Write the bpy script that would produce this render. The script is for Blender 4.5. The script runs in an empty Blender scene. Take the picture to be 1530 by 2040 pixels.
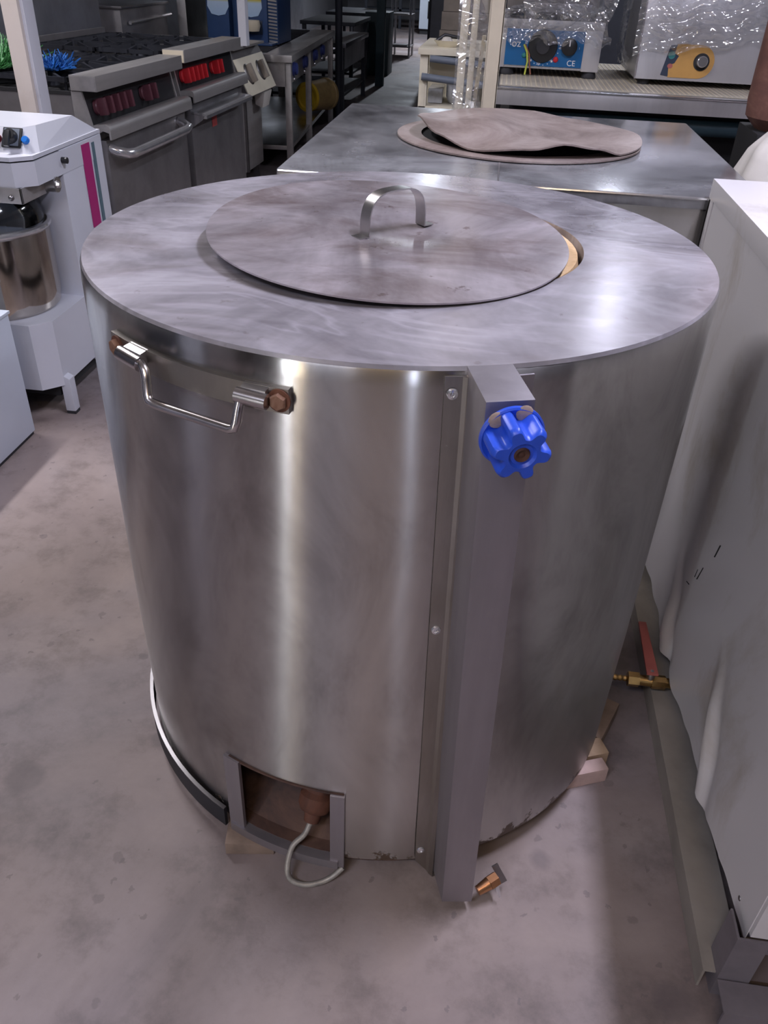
import bpy, bmesh, math, random
from mathutils import Vector, Matrix
rnd = random.Random(7)
S = bpy.context.scene
COL = S.collection
R = math.radians

# ------------------------------------------------------------------ camera
cam_d = bpy.data.cameras.new('camera')
cam_d.sensor_fit = 'HORIZONTAL'
cam_d.sensor_width = 36.0
cam_d.lens = 1613.88 / 1530 * 36.0
cam_d.clip_start = 0.02
cam = bpy.data.objects.new('camera', cam_d)
COL.objects.link(cam)
rt, up, fw = Vector((0.9905, 0.1325, 0.0360)), Vector((-0.1046, 0.5577, 0.8235)), Vector((-0.0891, 0.8195, -0.5654))
fw.normalize(); rt = (rt - fw * rt.dot(fw)).normalized(); up = rt.cross(fw)
m = Matrix.Identity(4)
for i in range(3):
    m[i][0], m[i][1], m[i][2] = rt[i], up[i], -fw[i]
m.translation = (0.137, -1.335, 1.391)
cam.matrix_world = m
S.camera = cam

# ------------------------------------------------------------------ world and exposure
W = bpy.data.worlds.new('world'); S.world = W
W.use_nodes = True
bgn = W.node_tree.nodes['Background']
bgn.inputs[0].default_value = (1.0, 0.80, 0.58, 1)
bgn.inputs[1].default_value = 0.25
S.view_settings.view_transform = 'Standard'
S.view_settings.look = 'None'
S.view_settings.exposure = 0.50
S.view_settings.gamma = 1.0
S.view_settings.use_curve_mapping = False
try:
    S.cycles.use_denoising = True
    S.cycles.max_bounces = 8
    S.cycles.sample_clamp_indirect = 6.0
    S.cycles.caustics_reflective = False
    S.cycles.caustics_refractive = False
except Exception:
    pass
LAMPS = [  # x, y, z, power, colour, run
    (0.15, -2.30, 3.05, 20, (1.0, 0.72, 0.44), 'X'),
    (1.02, 0.10, 3.05, 125, (0.80, 0.80, 1.0), 'Y'),
    (1.20, 5.30, 3.05, 16, (0.84, 0.87, 1.0), 'Y'),
    (2.60, 4.50, 3.05, 150, (0.84, 0.87, 1.0), 'Y'),
    (-2.05, 1.50, 3.05, 140, (0.92, 0.89, 0.94), 'Y'),  # lamp added to brighten the left row
    (-1.10, 16.0, 3.05, 300, (0.80, 0.88, 1.0), 'Y'),
    (-0.90, -2.60, 3.05, 78, (0.80, 0.82, 1.0), 'X'),
]

# ------------------------------------------------------------------ materials
def newmat(name):
    mt = bpy.data.materials.new(name); mt.use_nodes = True
    nt = mt.node_tree
    return mt, nt, nt.nodes['Principled BSDF']
def N(nt, typ, **k):
    n = nt.nodes.new(typ)
    for a, v in k.items():
        if a.startswith('i_'):
            n.inputs[int(a[2:])].default_value = v
        else:
            setattr(n, a, v)
    return n
def ramp(nt, pts, src):
    n = nt.nodes.new('ShaderNodeValToRGB')
    e = n.color_ramp.elements
    e[0].position, e[0].color = pts[0][0], pts[0][1]
    e[1].position, e[1].color = pts[-1][0], pts[-1][1]
    for p, c in pts[1:-1]:
        x = e.new(p); x.color = c
    nt.links.new(src, n.inputs[0])
    return n
def g(v): return (v, v, v, 1)
def noise(nt, scale, detail=4, rough=.6, stretch=None, dist=0.0, coord='Object'):
    tc = N(nt, 'ShaderNodeTexCoord')
    mp = N(nt, 'ShaderNodeMapping')
    if stretch: mp.inputs['Scale'].default_value = stretch
    nt.links.new(tc.outputs[coord], mp.inputs[0])
    nz = N(nt, 'ShaderNodeTexNoise')
    nz.inputs['Scale'].default_value = scale; nz.inputs['Detail'].default_value = detail
    nz.inputs['Roughness'].default_value = rough; nz.inputs['Distortion'].default_value = dist
    nt.links.new(mp.outputs[0], nz.inputs['Vector'])
    return nz
def mixc(nt, fac, a, b, typ='MIX'):
    n = N(nt, 'ShaderNodeMix', data_type='RGBA', blend_type=typ)
    for sock, v in ((n.inputs[0], fac), (n.inputs[6], a), (n.inputs[7], b)):
        if hasattr(v, 'is_linked'): nt.links.new(v, sock)
        elif isinstance(v, tuple): sock.default_value = v
        else: sock.default_value = v
    return n.outputs[2]
def bump(nt, p, src, strength, dist=.01):
    b = N(nt, 'ShaderNodeBump'); b.inputs['Strength'].default_value = strength; b.inputs['Distance'].default_value = dist
    nt.links.new(src, b.inputs['Height']); nt.links.new(b.outputs[0], p.inputs['Normal'])
def plain(name, col, rough=.5, metal=0.0, var=.12, scale=9, bmp=0.0, spec=None, **kw):
    mt, nt, p = newmat(name)
    nz = noise(nt, scale, 5)
    c = (*col, 1)
    dk = tuple(v * (1 - var * 1.6) for v in col) + (1,)
    lt = tuple(min(1, v * (1 + var)) for v in col) + (1,)
    r = ramp(nt, [(.3, dk), (.5, c), (.72, lt)], nz.outputs[0])
    nt.links.new(r.outputs[0], p.inputs['Base Color'])
    p.inputs['Roughness'].default_value = rough
    p.inputs['Metallic'].default_value = metal
    if spec is not None: p.inputs['Specular IOR Level'].default_value = spec
    if bmp: bump(nt, p, nz.outputs[0], bmp)
    for k, v in kw.items(): p.inputs[k.replace('_', ' ')].default_value = v
    return mt
def emis(name, col, s):
    mt, nt, p = newmat(name)
    p.inputs['Base Color'].default_value = (*col, 1)
    p.inputs['Emission Color'].default_value = (*col, 1); p.inputs['Emission Strength'].default_value = s
    return mt
def steel(name, col=(.56, .55, .56), rough=.3, stretch=(1, 1, 1), scale=6, aniso=0.0, bmp=.04, dirt=.35, metal=1.0):
    mt, nt, p = newmat(name)
    nz = noise(nt, scale, 6, .62, stretch)
    n2 = noise(nt, 2.2, 4, .6, None, .6)
    c1 = ramp(nt, [(.25, tuple(v * .72 for v in col) + (1,)), (.55, (*col, 1)), (.8, tuple(min(1, v * 1.14) for v in col) + (1,))], nz.outputs[0])
    d = ramp(nt, [(.42, g(0)), (.75, g(dirt))], n2.outputs[0])
    cc = mixc(nt, d.outputs[0], c1.outputs[0], (col[0] * .62, col[1] * .57, col[2] * .52, 1))
    nt.links.new(cc, p.inputs['Base Color'])
    lo, hi = (max(.285, rough * .85), max(.36, rough * 1.35)) if rough >= .26 else (rough * .8, min(.262, rough * 1.35))
    rr = ramp(nt, [(.3, g(lo)), (.75, g(hi))], n2.outputs[0])
    nt.links.new(rr.outputs[0], p.inputs['Roughness'])
    p.inputs['Metallic'].default_value = metal
    if aniso:
        p.inputs['Anisotropic'].default_value = aniso
    if bmp: bump(nt, p, nz.outputs[0], bmp, .004)
    return mt, nt, p

def shell_material():
    mt, nt, p = newmat('brushed_drum_steel')
    nz = noise(nt, 6, 8, .68, (1, 1, .5), .6)
    c = ramp(nt, [(.3, (.34, .322, .315, 1)), (.52, (.53, .515, .50, 1)), (.72, (.62, .605, .59, 1))], nz.outputs[0])
    # rusty wear close to the bottom rim, a stain with its own ragged outline
    tc = N(nt, 'ShaderNodeTexCoord'); sp = N(nt, 'ShaderNodeSeparateXYZ'); nt.links.new(tc.outputs['Object'], sp.inputs[0])
    rg = noise(nt, 16, 6, .7)
    ad = N(nt, 'ShaderNodeMath', operation='MULTIPLY_ADD', i_1=.22, i_2=-.045); nt.links.new(rg.outputs[0], ad.inputs[0])
    lt = N(nt, 'ShaderNodeMath', operation='SUBTRACT'); nt.links.new(ad.outputs[0], lt.inputs[0]); nt.links.new(sp.outputs[2], lt.inputs[1])
    ru = ramp(nt, [(.0, g(0)), (.008, g(1))], lt.outputs[0]); ru.color_ramp.elements[0].position = -.0
    mp = N(nt, 'ShaderNodeMath', operation='MULTIPLY', i_1=1.0)
    nt.links.new(ru.outputs[0], mp.inputs[0])
    cc = mixc(nt, mp.outputs[0], c.outputs[0], (.10, .065, .045, 1))
    nt.links.new(cc, p.inputs['Base Color'])
    inv = N(nt, 'ShaderNodeMath', operation='MULTIPLY_ADD', i_1=-.8, i_2=1.0); nt.links.new(mp.outputs[0], inv.inputs[0])
    nt.links.new(inv.outputs[0], p.inputs['Metallic'])
    p.inputs['Roughness'].default_value = .25
    p.inputs['Anisotropic'].default_value = 1.0
    tg = N(nt, 'ShaderNodeTangent'); tg.direction_type = 'RADIAL'; tg.axis = 'Z'
    nt.links.new(tg.outputs[0], p.inputs['Tangent'])
    p.inputs['Anisotropic Rotation'].default_value = 0.25
    dn = noise(nt, 3.0, 2, .5, (1, 1, .8))
    fine = noise(nt, 60, 3, .6, (1, 1, .02))
    b1 = N(nt, 'ShaderNodeBump'); b1.inputs['Strength'].default_value = .30; b1.inputs['Distance'].default_value = .02
    nt.links.new(dn.outputs[0], b1.inputs['Height'])
    b2 = N(nt, 'ShaderNodeBump'); b2.inputs['Strength'].default_value = .02; b2.inputs['Distance'].default_value = .001
    nt.links.new(fine.outputs[0], b2.inputs['Height']); nt.links.new(b1.outputs[0], b2.inputs['Normal'])
    nt.links.new(b2.outputs[0], p.inputs['Normal'])
    return mt
def top_material(name, tint=(.60, .585, .60), metal=.5, stain=.5, rough=.22, spread=.48, brown=(.27, .225, .22), swirl=.4):
    """hazy wiped sheet steel: cloudy film, pale wipe marks and brown burnt smears"""
    mt, nt, p = newmat(name)
    n1 = noise(nt, 2.6, 6, .62, (1, 1, 1), 1.2)
    n2 = noise(nt, 5.5, 7, .62, (.7, 1.3, 1), .5)
    n3 = noise(nt, 1.9, 5, .6, (1.2, .7, 1), 2.0)
    n4 = noise(nt, 24, 4, .6)
    n5 = noise(nt, 2.3, 3, .5, (1.0, 1.5, 1), 3.5)
    c = ramp(nt, [(.30, (tint[0] * .60, tint[1] * .585, tint[2] * .60, 1)), (.5, (*tint, 1)), (.72, (tint[0] * 1.32, tint[1] * 1.33, tint[2] * 1.34, 1))], n1.outputs[0])
    sw = ramp(nt, [(.44, g(0)), (.52, g(swirl)), (.58, g(0))], n5.outputs[0])
    cc = mixc(nt, sw.outputs[0], c.outputs[0], (tint[0] * 1.5, tint[1] * 1.52, tint[2] * 1.54, 1))
    st = ramp(nt, [(spread, g(0)), (spread + .22, g(stain))], n2.outputs[0])
    cc = mixc(nt, st.outputs[0], cc, (*brown, 1))
    sp = ramp(nt, [(.66, g(0)), (.71, g(stain * .7))], n4.outputs[0])
    cc = mixc(nt, sp.outputs[0], cc, (brown[0] * .75, brown[1] * .7, brown[2] * .66, 1))
    nt.links.new(cc, p.inputs['Base Color'])
    me = ramp(nt, [(.34, g(min(1, metal * 1.35))), (.64, g(metal * .6))], n3.outputs[0])
    nt.links.new(me.outputs[0], p.inputs['Metallic'])
    rr = ramp(nt, [(.35, g(rough)), (.7, g(min(.262, rough * 1.25)))], n1.outputs[0])
    nt.links.new(rr.outputs[0], p.inputs['Roughness'])
    bump(nt, p, n3.outputs[0], .06, .02)
    return mt
def floor_material():
    mt, nt, p = newmat('stained_concrete')
    n1 = noise(nt, 1.3, 7, .62, None, .5)
    n2 = noise(nt, 7.0, 7, .68)
    n3 = noise(nt, 45, 4, .6)
    c = ramp(nt, [(.32, (.145, .122, .133, 1)), (.48, (.262, .228, .240, 1)), (.66, (.350, .310, .318, 1))], n1.outputs[0])
    c2 = ramp(nt, [(.3, g(.62)), (.5, g(1)), (.75, g(1.12))], n2.outputs[0])
    cm = mixc(nt, 1.0, c.outputs[0], c2.outputs[0], 'MULTIPLY')
    n6 = noise(nt, .85, 4, .55, None, .4)
    wm_ = ramp(nt, [(.40, g(0)), (.62, g(.75))], n6.outputs[0])
    cm = mixc(nt, wm_.outputs[0], cm, (1.0, .89, .76, 1), 'MULTIPLY')
    # round oil drops of several sizes
    tc = N(nt, 'ShaderNodeTexCoord')
    prev = cm
    for sc, th, k, cut in ((3.2, .16, .55, .62), (5.0, .17, .50, .55), (13.0, .15, .45, .62), (26.0, .16, .5, .66)):
        wob = noise(nt, sc * 3, 3)
        vm = N(nt, 'ShaderNodeVectorMath', operation='MULTIPLY_ADD'); vm.inputs[1].default_value = (.025,) * 3
        nt.links.new(wob.outputs['Color'], vm.inputs[0]); nt.links.new(tc.outputs['Object'], vm.inputs[2])
        vo = N(nt, 'ShaderNodeTexVoronoi'); vo.inputs['Scale'].default_value = sc; vo.inputs['Randomness'].default_value = 1.0
        nt.links.new(vm.outputs[0], vo.inputs['Vector'])
        r = ramp(nt, [(th * .75, g(1)), (th, g(0))], vo.outputs['Distance'])
        sel = N(nt, 'ShaderNodeSeparateColor'); nt.links.new(vo.outputs['Color'], sel.inputs[0])
        gt = N(nt, 'ShaderNodeMath', operation='GREATER_THAN', i_1=cut); nt.links.new(sel.outputs[0], gt.inputs[0])
        ml = N(nt, 'ShaderNodeMath', operation='MULTIPLY'); nt.links.new(r.outputs[0], ml.inputs[0]); nt.links.new(gt.outputs[0], ml.inputs[1])
        m2 = N(nt, 'ShaderNodeMath', operation='MULTIPLY', i_1=k); nt.links.new(ml.outputs[0], m2.inputs[0])
        prev = mixc(nt, m2.outputs[0], prev, (.15, .125, .13, 1))
    nt.links.new(prev, p.inputs['Base Color'])
    rr = ramp(nt, [(.3, g(.42)), (.7, g(.7))], n1.outputs[0])
    nt.links.new(rr.outputs[0], p.inputs['Roughness'])
    p.inputs['Specular IOR Level'].default_value = .35
    ad = mixc(nt, .5, n2.outputs[0], n3.outputs[0])
    bump(nt, p, ad, .25, .004)
    return mt
def rust_material(name, a, b, c, scale=7, metal=0.0, rough=.75):
    mt, nt, p = newmat(name)
    nz = noise(nt, scale, 7, .7, None, .6)
    r = ramp(nt, [(.32, (*a, 1)), (.5, (*b, 1)), (.7, (*c, 1))], nz.outputs[0])
    nt.links.new(r.outputs[0], p.inputs['Base Color']); p.inputs['Roughness'].default_value = rough
    p.inputs['Metallic'].default_value = metal
    bump(nt, p, nz.outputs[0], .2, .003)
    return mt
def dirty_white(name, col=(.72, .71, .73), dirt=(.42, .38, .32), amt=.5):
    mt, nt, p = newmat(name)
    nz = noise(nt, 4.2, 7, .66, (1, 1, .6), .5)
    r = ramp(nt, [(.55, g(0)), (.74, g(amt))], nz.outputs[0])
    cc = mixc(nt, r.outputs[0], (*col, 1), (*dirt, 1))
    nt.links.new(cc, p.inputs['Base Color']); p.inputs['Roughness'].default_value = .38
    return mt
def film_material():
    mt, nt, p = newmat('clear_plastic_film')
    out = nt.nodes['Material Output']
    nz = noise(nt, 9, 5, .6, (1, 1, 1), 1.6)
    rz_ = noise(nt, 7, 4, .55, (1, 1, 2.2), 1.2)
    try: rz_.noise_type = 'RIDGED_MULTIFRACTAL'
    except Exception: pass
    tr = N(nt, 'ShaderNodeBsdfTransparent'); tr.inputs[0].default_value = (.93, .94, .95, 1)
    gl = N(nt, 'ShaderNodeBsdfGlossy'); gl.inputs['Roughness'].default_value = .07; gl.inputs[0].default_value = (.95, .96, 1, 1)
    df = N(nt, 'ShaderNodeBsdfDiffuse'); df.inputs[0].default_value = (.75, .75, .76, 1)
    b = N(nt, 'ShaderNodeBump'); b.inputs['Strength'].default_value = 1.0; b.inputs['Distance'].default_value = .035
    nt.links.new(rz_.outputs[0], b.inputs['Height']); nt.links.new(b.outputs[0], gl.inputs['Normal']); nt.links.new(b.outputs[0], df.inputs['Normal'])
    m1 = N(nt, 'ShaderNodeMixShader'); m1.inputs[0].default_value = .68
    nt.links.new(df.outputs[0], m1.inputs[1]); nt.links.new(gl.outputs[0], m1.inputs[2])
    fr = ramp(nt, [(.35, g(.16)), (.7, g(.50))], nz.outputs[0])
    m2 = N(nt, 'ShaderNodeMixShader'); nt.links.new(fr.outputs[0], m2.inputs[0])
    nt.links.new(tr.outputs[0], m2.inputs[1]); nt.links.new(m1.outputs[0], m2.inputs[2])
    nt.links.new(m2.outputs[0], out.inputs[0])
    return mt
def acrylic_material():
    mt, nt, p = newmat('clear_acrylic')
    out = nt.nodes['Material Output']
    tr = N(nt, 'ShaderNodeBsdfTransparent'); tr.inputs[0].default_value = (.86, .90, .94, 1)
    gl = N(nt, 'ShaderNodeBsdfGlossy'); gl.inputs['Roughness'].default_value = .06
    fr = N(nt, 'ShaderNodeLayerWeight'); fr.inputs[0].default_value = .35
    m2 = N(nt, 'ShaderNodeMixShader'); nt.links.new(fr.outputs['Fresnel'], m2.inputs[0])
    nt.links.new(tr.outputs[0], m2.inputs[1]); nt.links.new(gl.outputs[0], m2.inputs[2])
    nt.links.new(m2.outputs[0], out.inputs[0])
    return mt
def fruit_material():
    mt, nt, p = newmat('fruit_picture_print')
    tc = N(nt, 'ShaderNodeTexCoord'); sp = N(nt, 'ShaderNodeSeparateXYZ'); nt.links.new(tc.outputs['Object'], sp.inputs[0])
    base = ramp(nt, [(.0, (.42, .60, .85, 1)), (.30, (.55, .70, .90, 1)), (.36, (.62, .58, .12, 1)), (1, (.50, .50, .08, 1))], sp.outputs[2])
    mr = N(nt, 'ShaderNodeMapRange'); mr.inputs[1].default_value = 0; mr.inputs[2].default_value = .30
    nt.links.new(sp.outputs[2], mr.inputs[0]); nt.links.new(mr.outputs[0], base.inputs[0])
    vo = N(nt, 'ShaderNodeTexVoronoi'); vo.inputs['Scale'].default_value = 16
    nt.links.new(tc.outputs['Object'], vo.inputs['Vector'])
    fr = ramp(nt, [(.0, (.85, .18, .05, 1)), (.4, (.80, .10, .05, 1)), (.55, (.95, .75, .20, 1)), (1, (.95, .90, .75, 1))], vo.outputs['Color'])
    gt = ramp(nt, [(.36, g(0)), (.40, g(.85))], mr.outputs[0])
    cc = mixc(nt, gt.outputs[0], base.outputs[0], fr.outputs[0])
    nt.links.new(cc, p.inputs['Base Color']); p.inputs['Roughness'].default_value = .35
    return mt

M = {}
M['shell'] = shell_material()
M['top'] = top_material('dusty_drum_top_steel', (.47, .450, .490), .46, .50, .21, .50)
M['lid'] = top_material('stained_lid_steel', (.43, .395, .42), .42, .85, .23, .42, (.20, .155, .15), .22)
M['oven_top'] = top_material('grey_oven_top_steel', (.36, .365, .385), .55, .35, .17, .52, (.20, .19, .19), .2)
M['oven_side'] = steel('square_oven_panel_steel', (.56, .545, .53), .20, (1, 1, .2), metal=.75)[0]
M['steel'] = steel('worn_steel', (.54, .53, .53), .28)[0]
M['sheet'] = steel('clean_sheet_steel', (.64, .63, .65), .28, (1, 1, .2), 5, metal=.55, dirt=.15)[0]
M['steel_dark'] = steel('dull_dark_steel', (.30, .29, .30), .34)[0]
M['post'] = steel('smooth_post_steel', (.40, .375, .405), .46, (1, 1, .1), 8, 0, .0, .25, .85)[0]
M['strip'] = steel('scratched_strip_steel', (.42, .40, .37), .34, (1, 1, .18), 22, 0, .25, .7)[0]
M['chrome'] = steel('polished_steel', (.72, .72, .75), .17, bmp=0, dirt=.1, metal=.82)[0]
M['rod'] = steel('bright_rod_steel', (.62, .59, .60), .22, bmp=.02, dirt=.3)[0]
M['bowl'] = steel('polished_bowl_steel', (.50, .46, .42), .10, (1, 1, .2), 4, 0, 0, .3)[0]
M['range'] = steel('brushed_range_steel', (.50, .485, .48), .36, (1, .05, 1), 14, metal=.62)[0]
M['range_dark'] = steel('shaded_range_panel_steel', (.30, .29, .30), .36, metal=.7)[0]  # darker copy of the range steel, with shade put into its colour
M['cast'] = plain('black_cast_iron', (.022, .024, .032), .55, .3, .3)
M['black'] = plain('black_plastic_and_shade', (.018, .019, .022), .38)
M['flat_black'] = plain('flat_black_and_shade', (.012, .012, .014), .8)
M['rubber'] = plain('dark_rubber', (.03, .03, .035), .7)
M['white'] = plain('white_enamel', (.66, .68, .75), .28, 0, .03, 3)
M['white_cab'] = dirty_white('scuffed_white_sheet', (.72, .70, .72), (.45, .40, .33), .7)
M['white_box'] = plain('pale_blue_white_enamel', (.64, .70, .80), .3, 0, .03, 3)
M['floor'] = floor_material()
M['rust'] = rust_material('brown_rust', (.05, .022, .016), (.13, .05, .03), (.24, .10, .055))
M['rust_plate'] = rust_material('dark_rust_plate', (.035, .022, .020), (.085, .045, .035), (.15, .085, .06), 9)
M['rust_bolt'] = rust_material('orange_rust_bolt', (.14, .07, .045), (.25, .13, .085), (.34, .21, .15), 30, .3)
M['rust_tank'] = rust_material('faded_rust_paint', (.10, .045, .04), (.17, .075, .058), (.30, .16, .12), 6, 0, .6)
M['clay'] = rust_material('sandy_clay', (.42, .27, .13), (.62, .43, .24), (.74, .57, .37), 14, 0, .9)
M['warp'] = rust_material('pinkish_worn_sheet', (.20, .155, .14), (.36, .29, .27), (.50, .43, .41), 4.5, .35, .5)
M['wood'] = plain('pale_wood', (.50, .36, .25), .8, 0, .22, 12, .1)
M['wood_dark'] = plain('grubby_wood', (.27, .20, .16), .8, 0, .25, 14, .1)
M['wood_pink'] = plain('pinkish_board', (.55, .40, .37), .8, 0, .2, 14, .1)
M['stick'] = plain('raw_pine', (.86, .77, .58), .7, 0, .12, 6, .05)
M['cream'] = plain('cream_paint_and_lit_end', (.64, .57, .44), .45, 0, .06, 4)
M['cream_cab'] = plain('ivory_paint', (.74, .69, .56), .45, 0, .06, 4)
M['post_white'] = dirty_white('chipped_white_paint', (.70, .71, .78), (.34, .31, .27), .55)
M['post_cream'] = dirty_white('grubby_cream_paint', (.72, .64, .58), (.48, .36, .28), .5)
M['knob_blue'] = plain('royal_blue_plastic', (.022, .085, .62), .36, 0, .10, 20)
M['knob_inner'] = plain('worn_beige_plastic', (.50, .38, .31), .7, 0, .3, 30)
M['knob_red'] = plain('bright_red_plastic', (.60, .025, .035), .35)
M['knob_maroon'] = plain('maroon_plastic', (.13, .045, .06), .30)
M['dark_blue'] = plain('dark_blue_plastic', (.06, .085, .30), .4)
M['magenta'] = plain('magenta_vinyl', (.42, .018, .17), .4, 0, .02)
M['slate'] = plain('slate_vinyl', (.10, .17, .21), .4, 0, .02)
M['red_dark'] = plain('dark_red_plastic', (.20, .02, .035), .35)
M['blue_btn'] = plain('sky_blue_plastic', (.015, .20, .72), .35)
M['panel_blue'] = plain('blue_panel_print', (.012, .13, .34), .4, 0, .05)
M['print_white'] = plain('white_print', (.85, .85, .86), .5, 0, .0)
M['grey_tube'] = plain('blue_grey_tube', (.16, .19, .24), .35)
M['brass'] = plain('aged_brass', (.46, .29, .11), .30, 1.0, .25, 25)
M['copper'] = plain('copper_fitting', (.52, .26, .13), .33, .9, .2, 25)
M['lever_red'] = plain('faded_red_vinyl', (.46, .13, .11), .55, 0, .1)
M['amber'] = plain('amber_sticker', (.62, .34, .09), .5, 0, .08)
M['ink'] = plain('navy_print', (.02, .035, .07), .5, 0, .05)
M['teal'] = plain('teal_print', (.03, .22, .22), .5)
M['yellow'] = plain('yellow_plastic', (.78, .52, .04), .4, 0, .08)
M['yellow_dirty'] = plain('grubby_yellow_plastic', (.40, .28, .12), .5, 0, .2)
M['green'] = plain('green_plastic_grass', (.045, .20, .055), .5, 0, .3, 30)
M['blue_brush'] = plain('blue_plastic_bristle', (.02, .12, .40), .5, 0, .3, 30)
M['slush_blue'] = plain('navy_machine_plastic', (.035, .075, .19), .35, 0, .05)
M['frame_grey'] = plain('grey_painted_angle', (.22, .20, .225), .5, .2, .15)
M['rail_tan'] = plain('dusty_grey_rail', (.33, .30, .27), .6, 0, .12)
M['dark_wall'] = plain('dim_wall_paint', (.20, .20, .22), .9, 0, .1, 1)
M['front_wall'] = plain('brown_grey_wall_paint', (.10, .09, .08), .9, 0, .1, 1)
M['ceil'] = plain('grey_roof_sheet', (.50, .46, .40), .8, 0, .06, 1)
M['carton'] = plain('grey_brown_carton', (.24, .21, .18), .8)
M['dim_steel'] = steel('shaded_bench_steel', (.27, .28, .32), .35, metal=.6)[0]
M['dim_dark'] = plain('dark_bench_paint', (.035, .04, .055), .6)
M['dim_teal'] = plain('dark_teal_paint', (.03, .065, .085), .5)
M['film'] = film_material()
M['acrylic'] = acrylic_material()
M['fruit'] = fruit_material()
M['hose'] = plain('grey_braided_hose', (.40, .38, .35), .45, .4, .2, 60)
M['bag'] = plain('off_white_sack', (.60, .57, .53), .6, 0, .1, 5)
M['mat'] = plain('beige_grip_mat', (.46, .42, .36), .7)
M['wire_yg'] = plain('yellow_green_wire', (.55, .62, .08), .4)
M['wire_br'] = plain('brown_wire', (.28, .10, .05), .5)
M['tag_red'] = plain('red_name_plate', (.40, .07, .07), .4)
M['glassy'] = plain('clear_glass_ware', (.55, .57, .60), .1, 0, .2, 20, 0, None)
for k_ in list(M):
    pass

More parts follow.
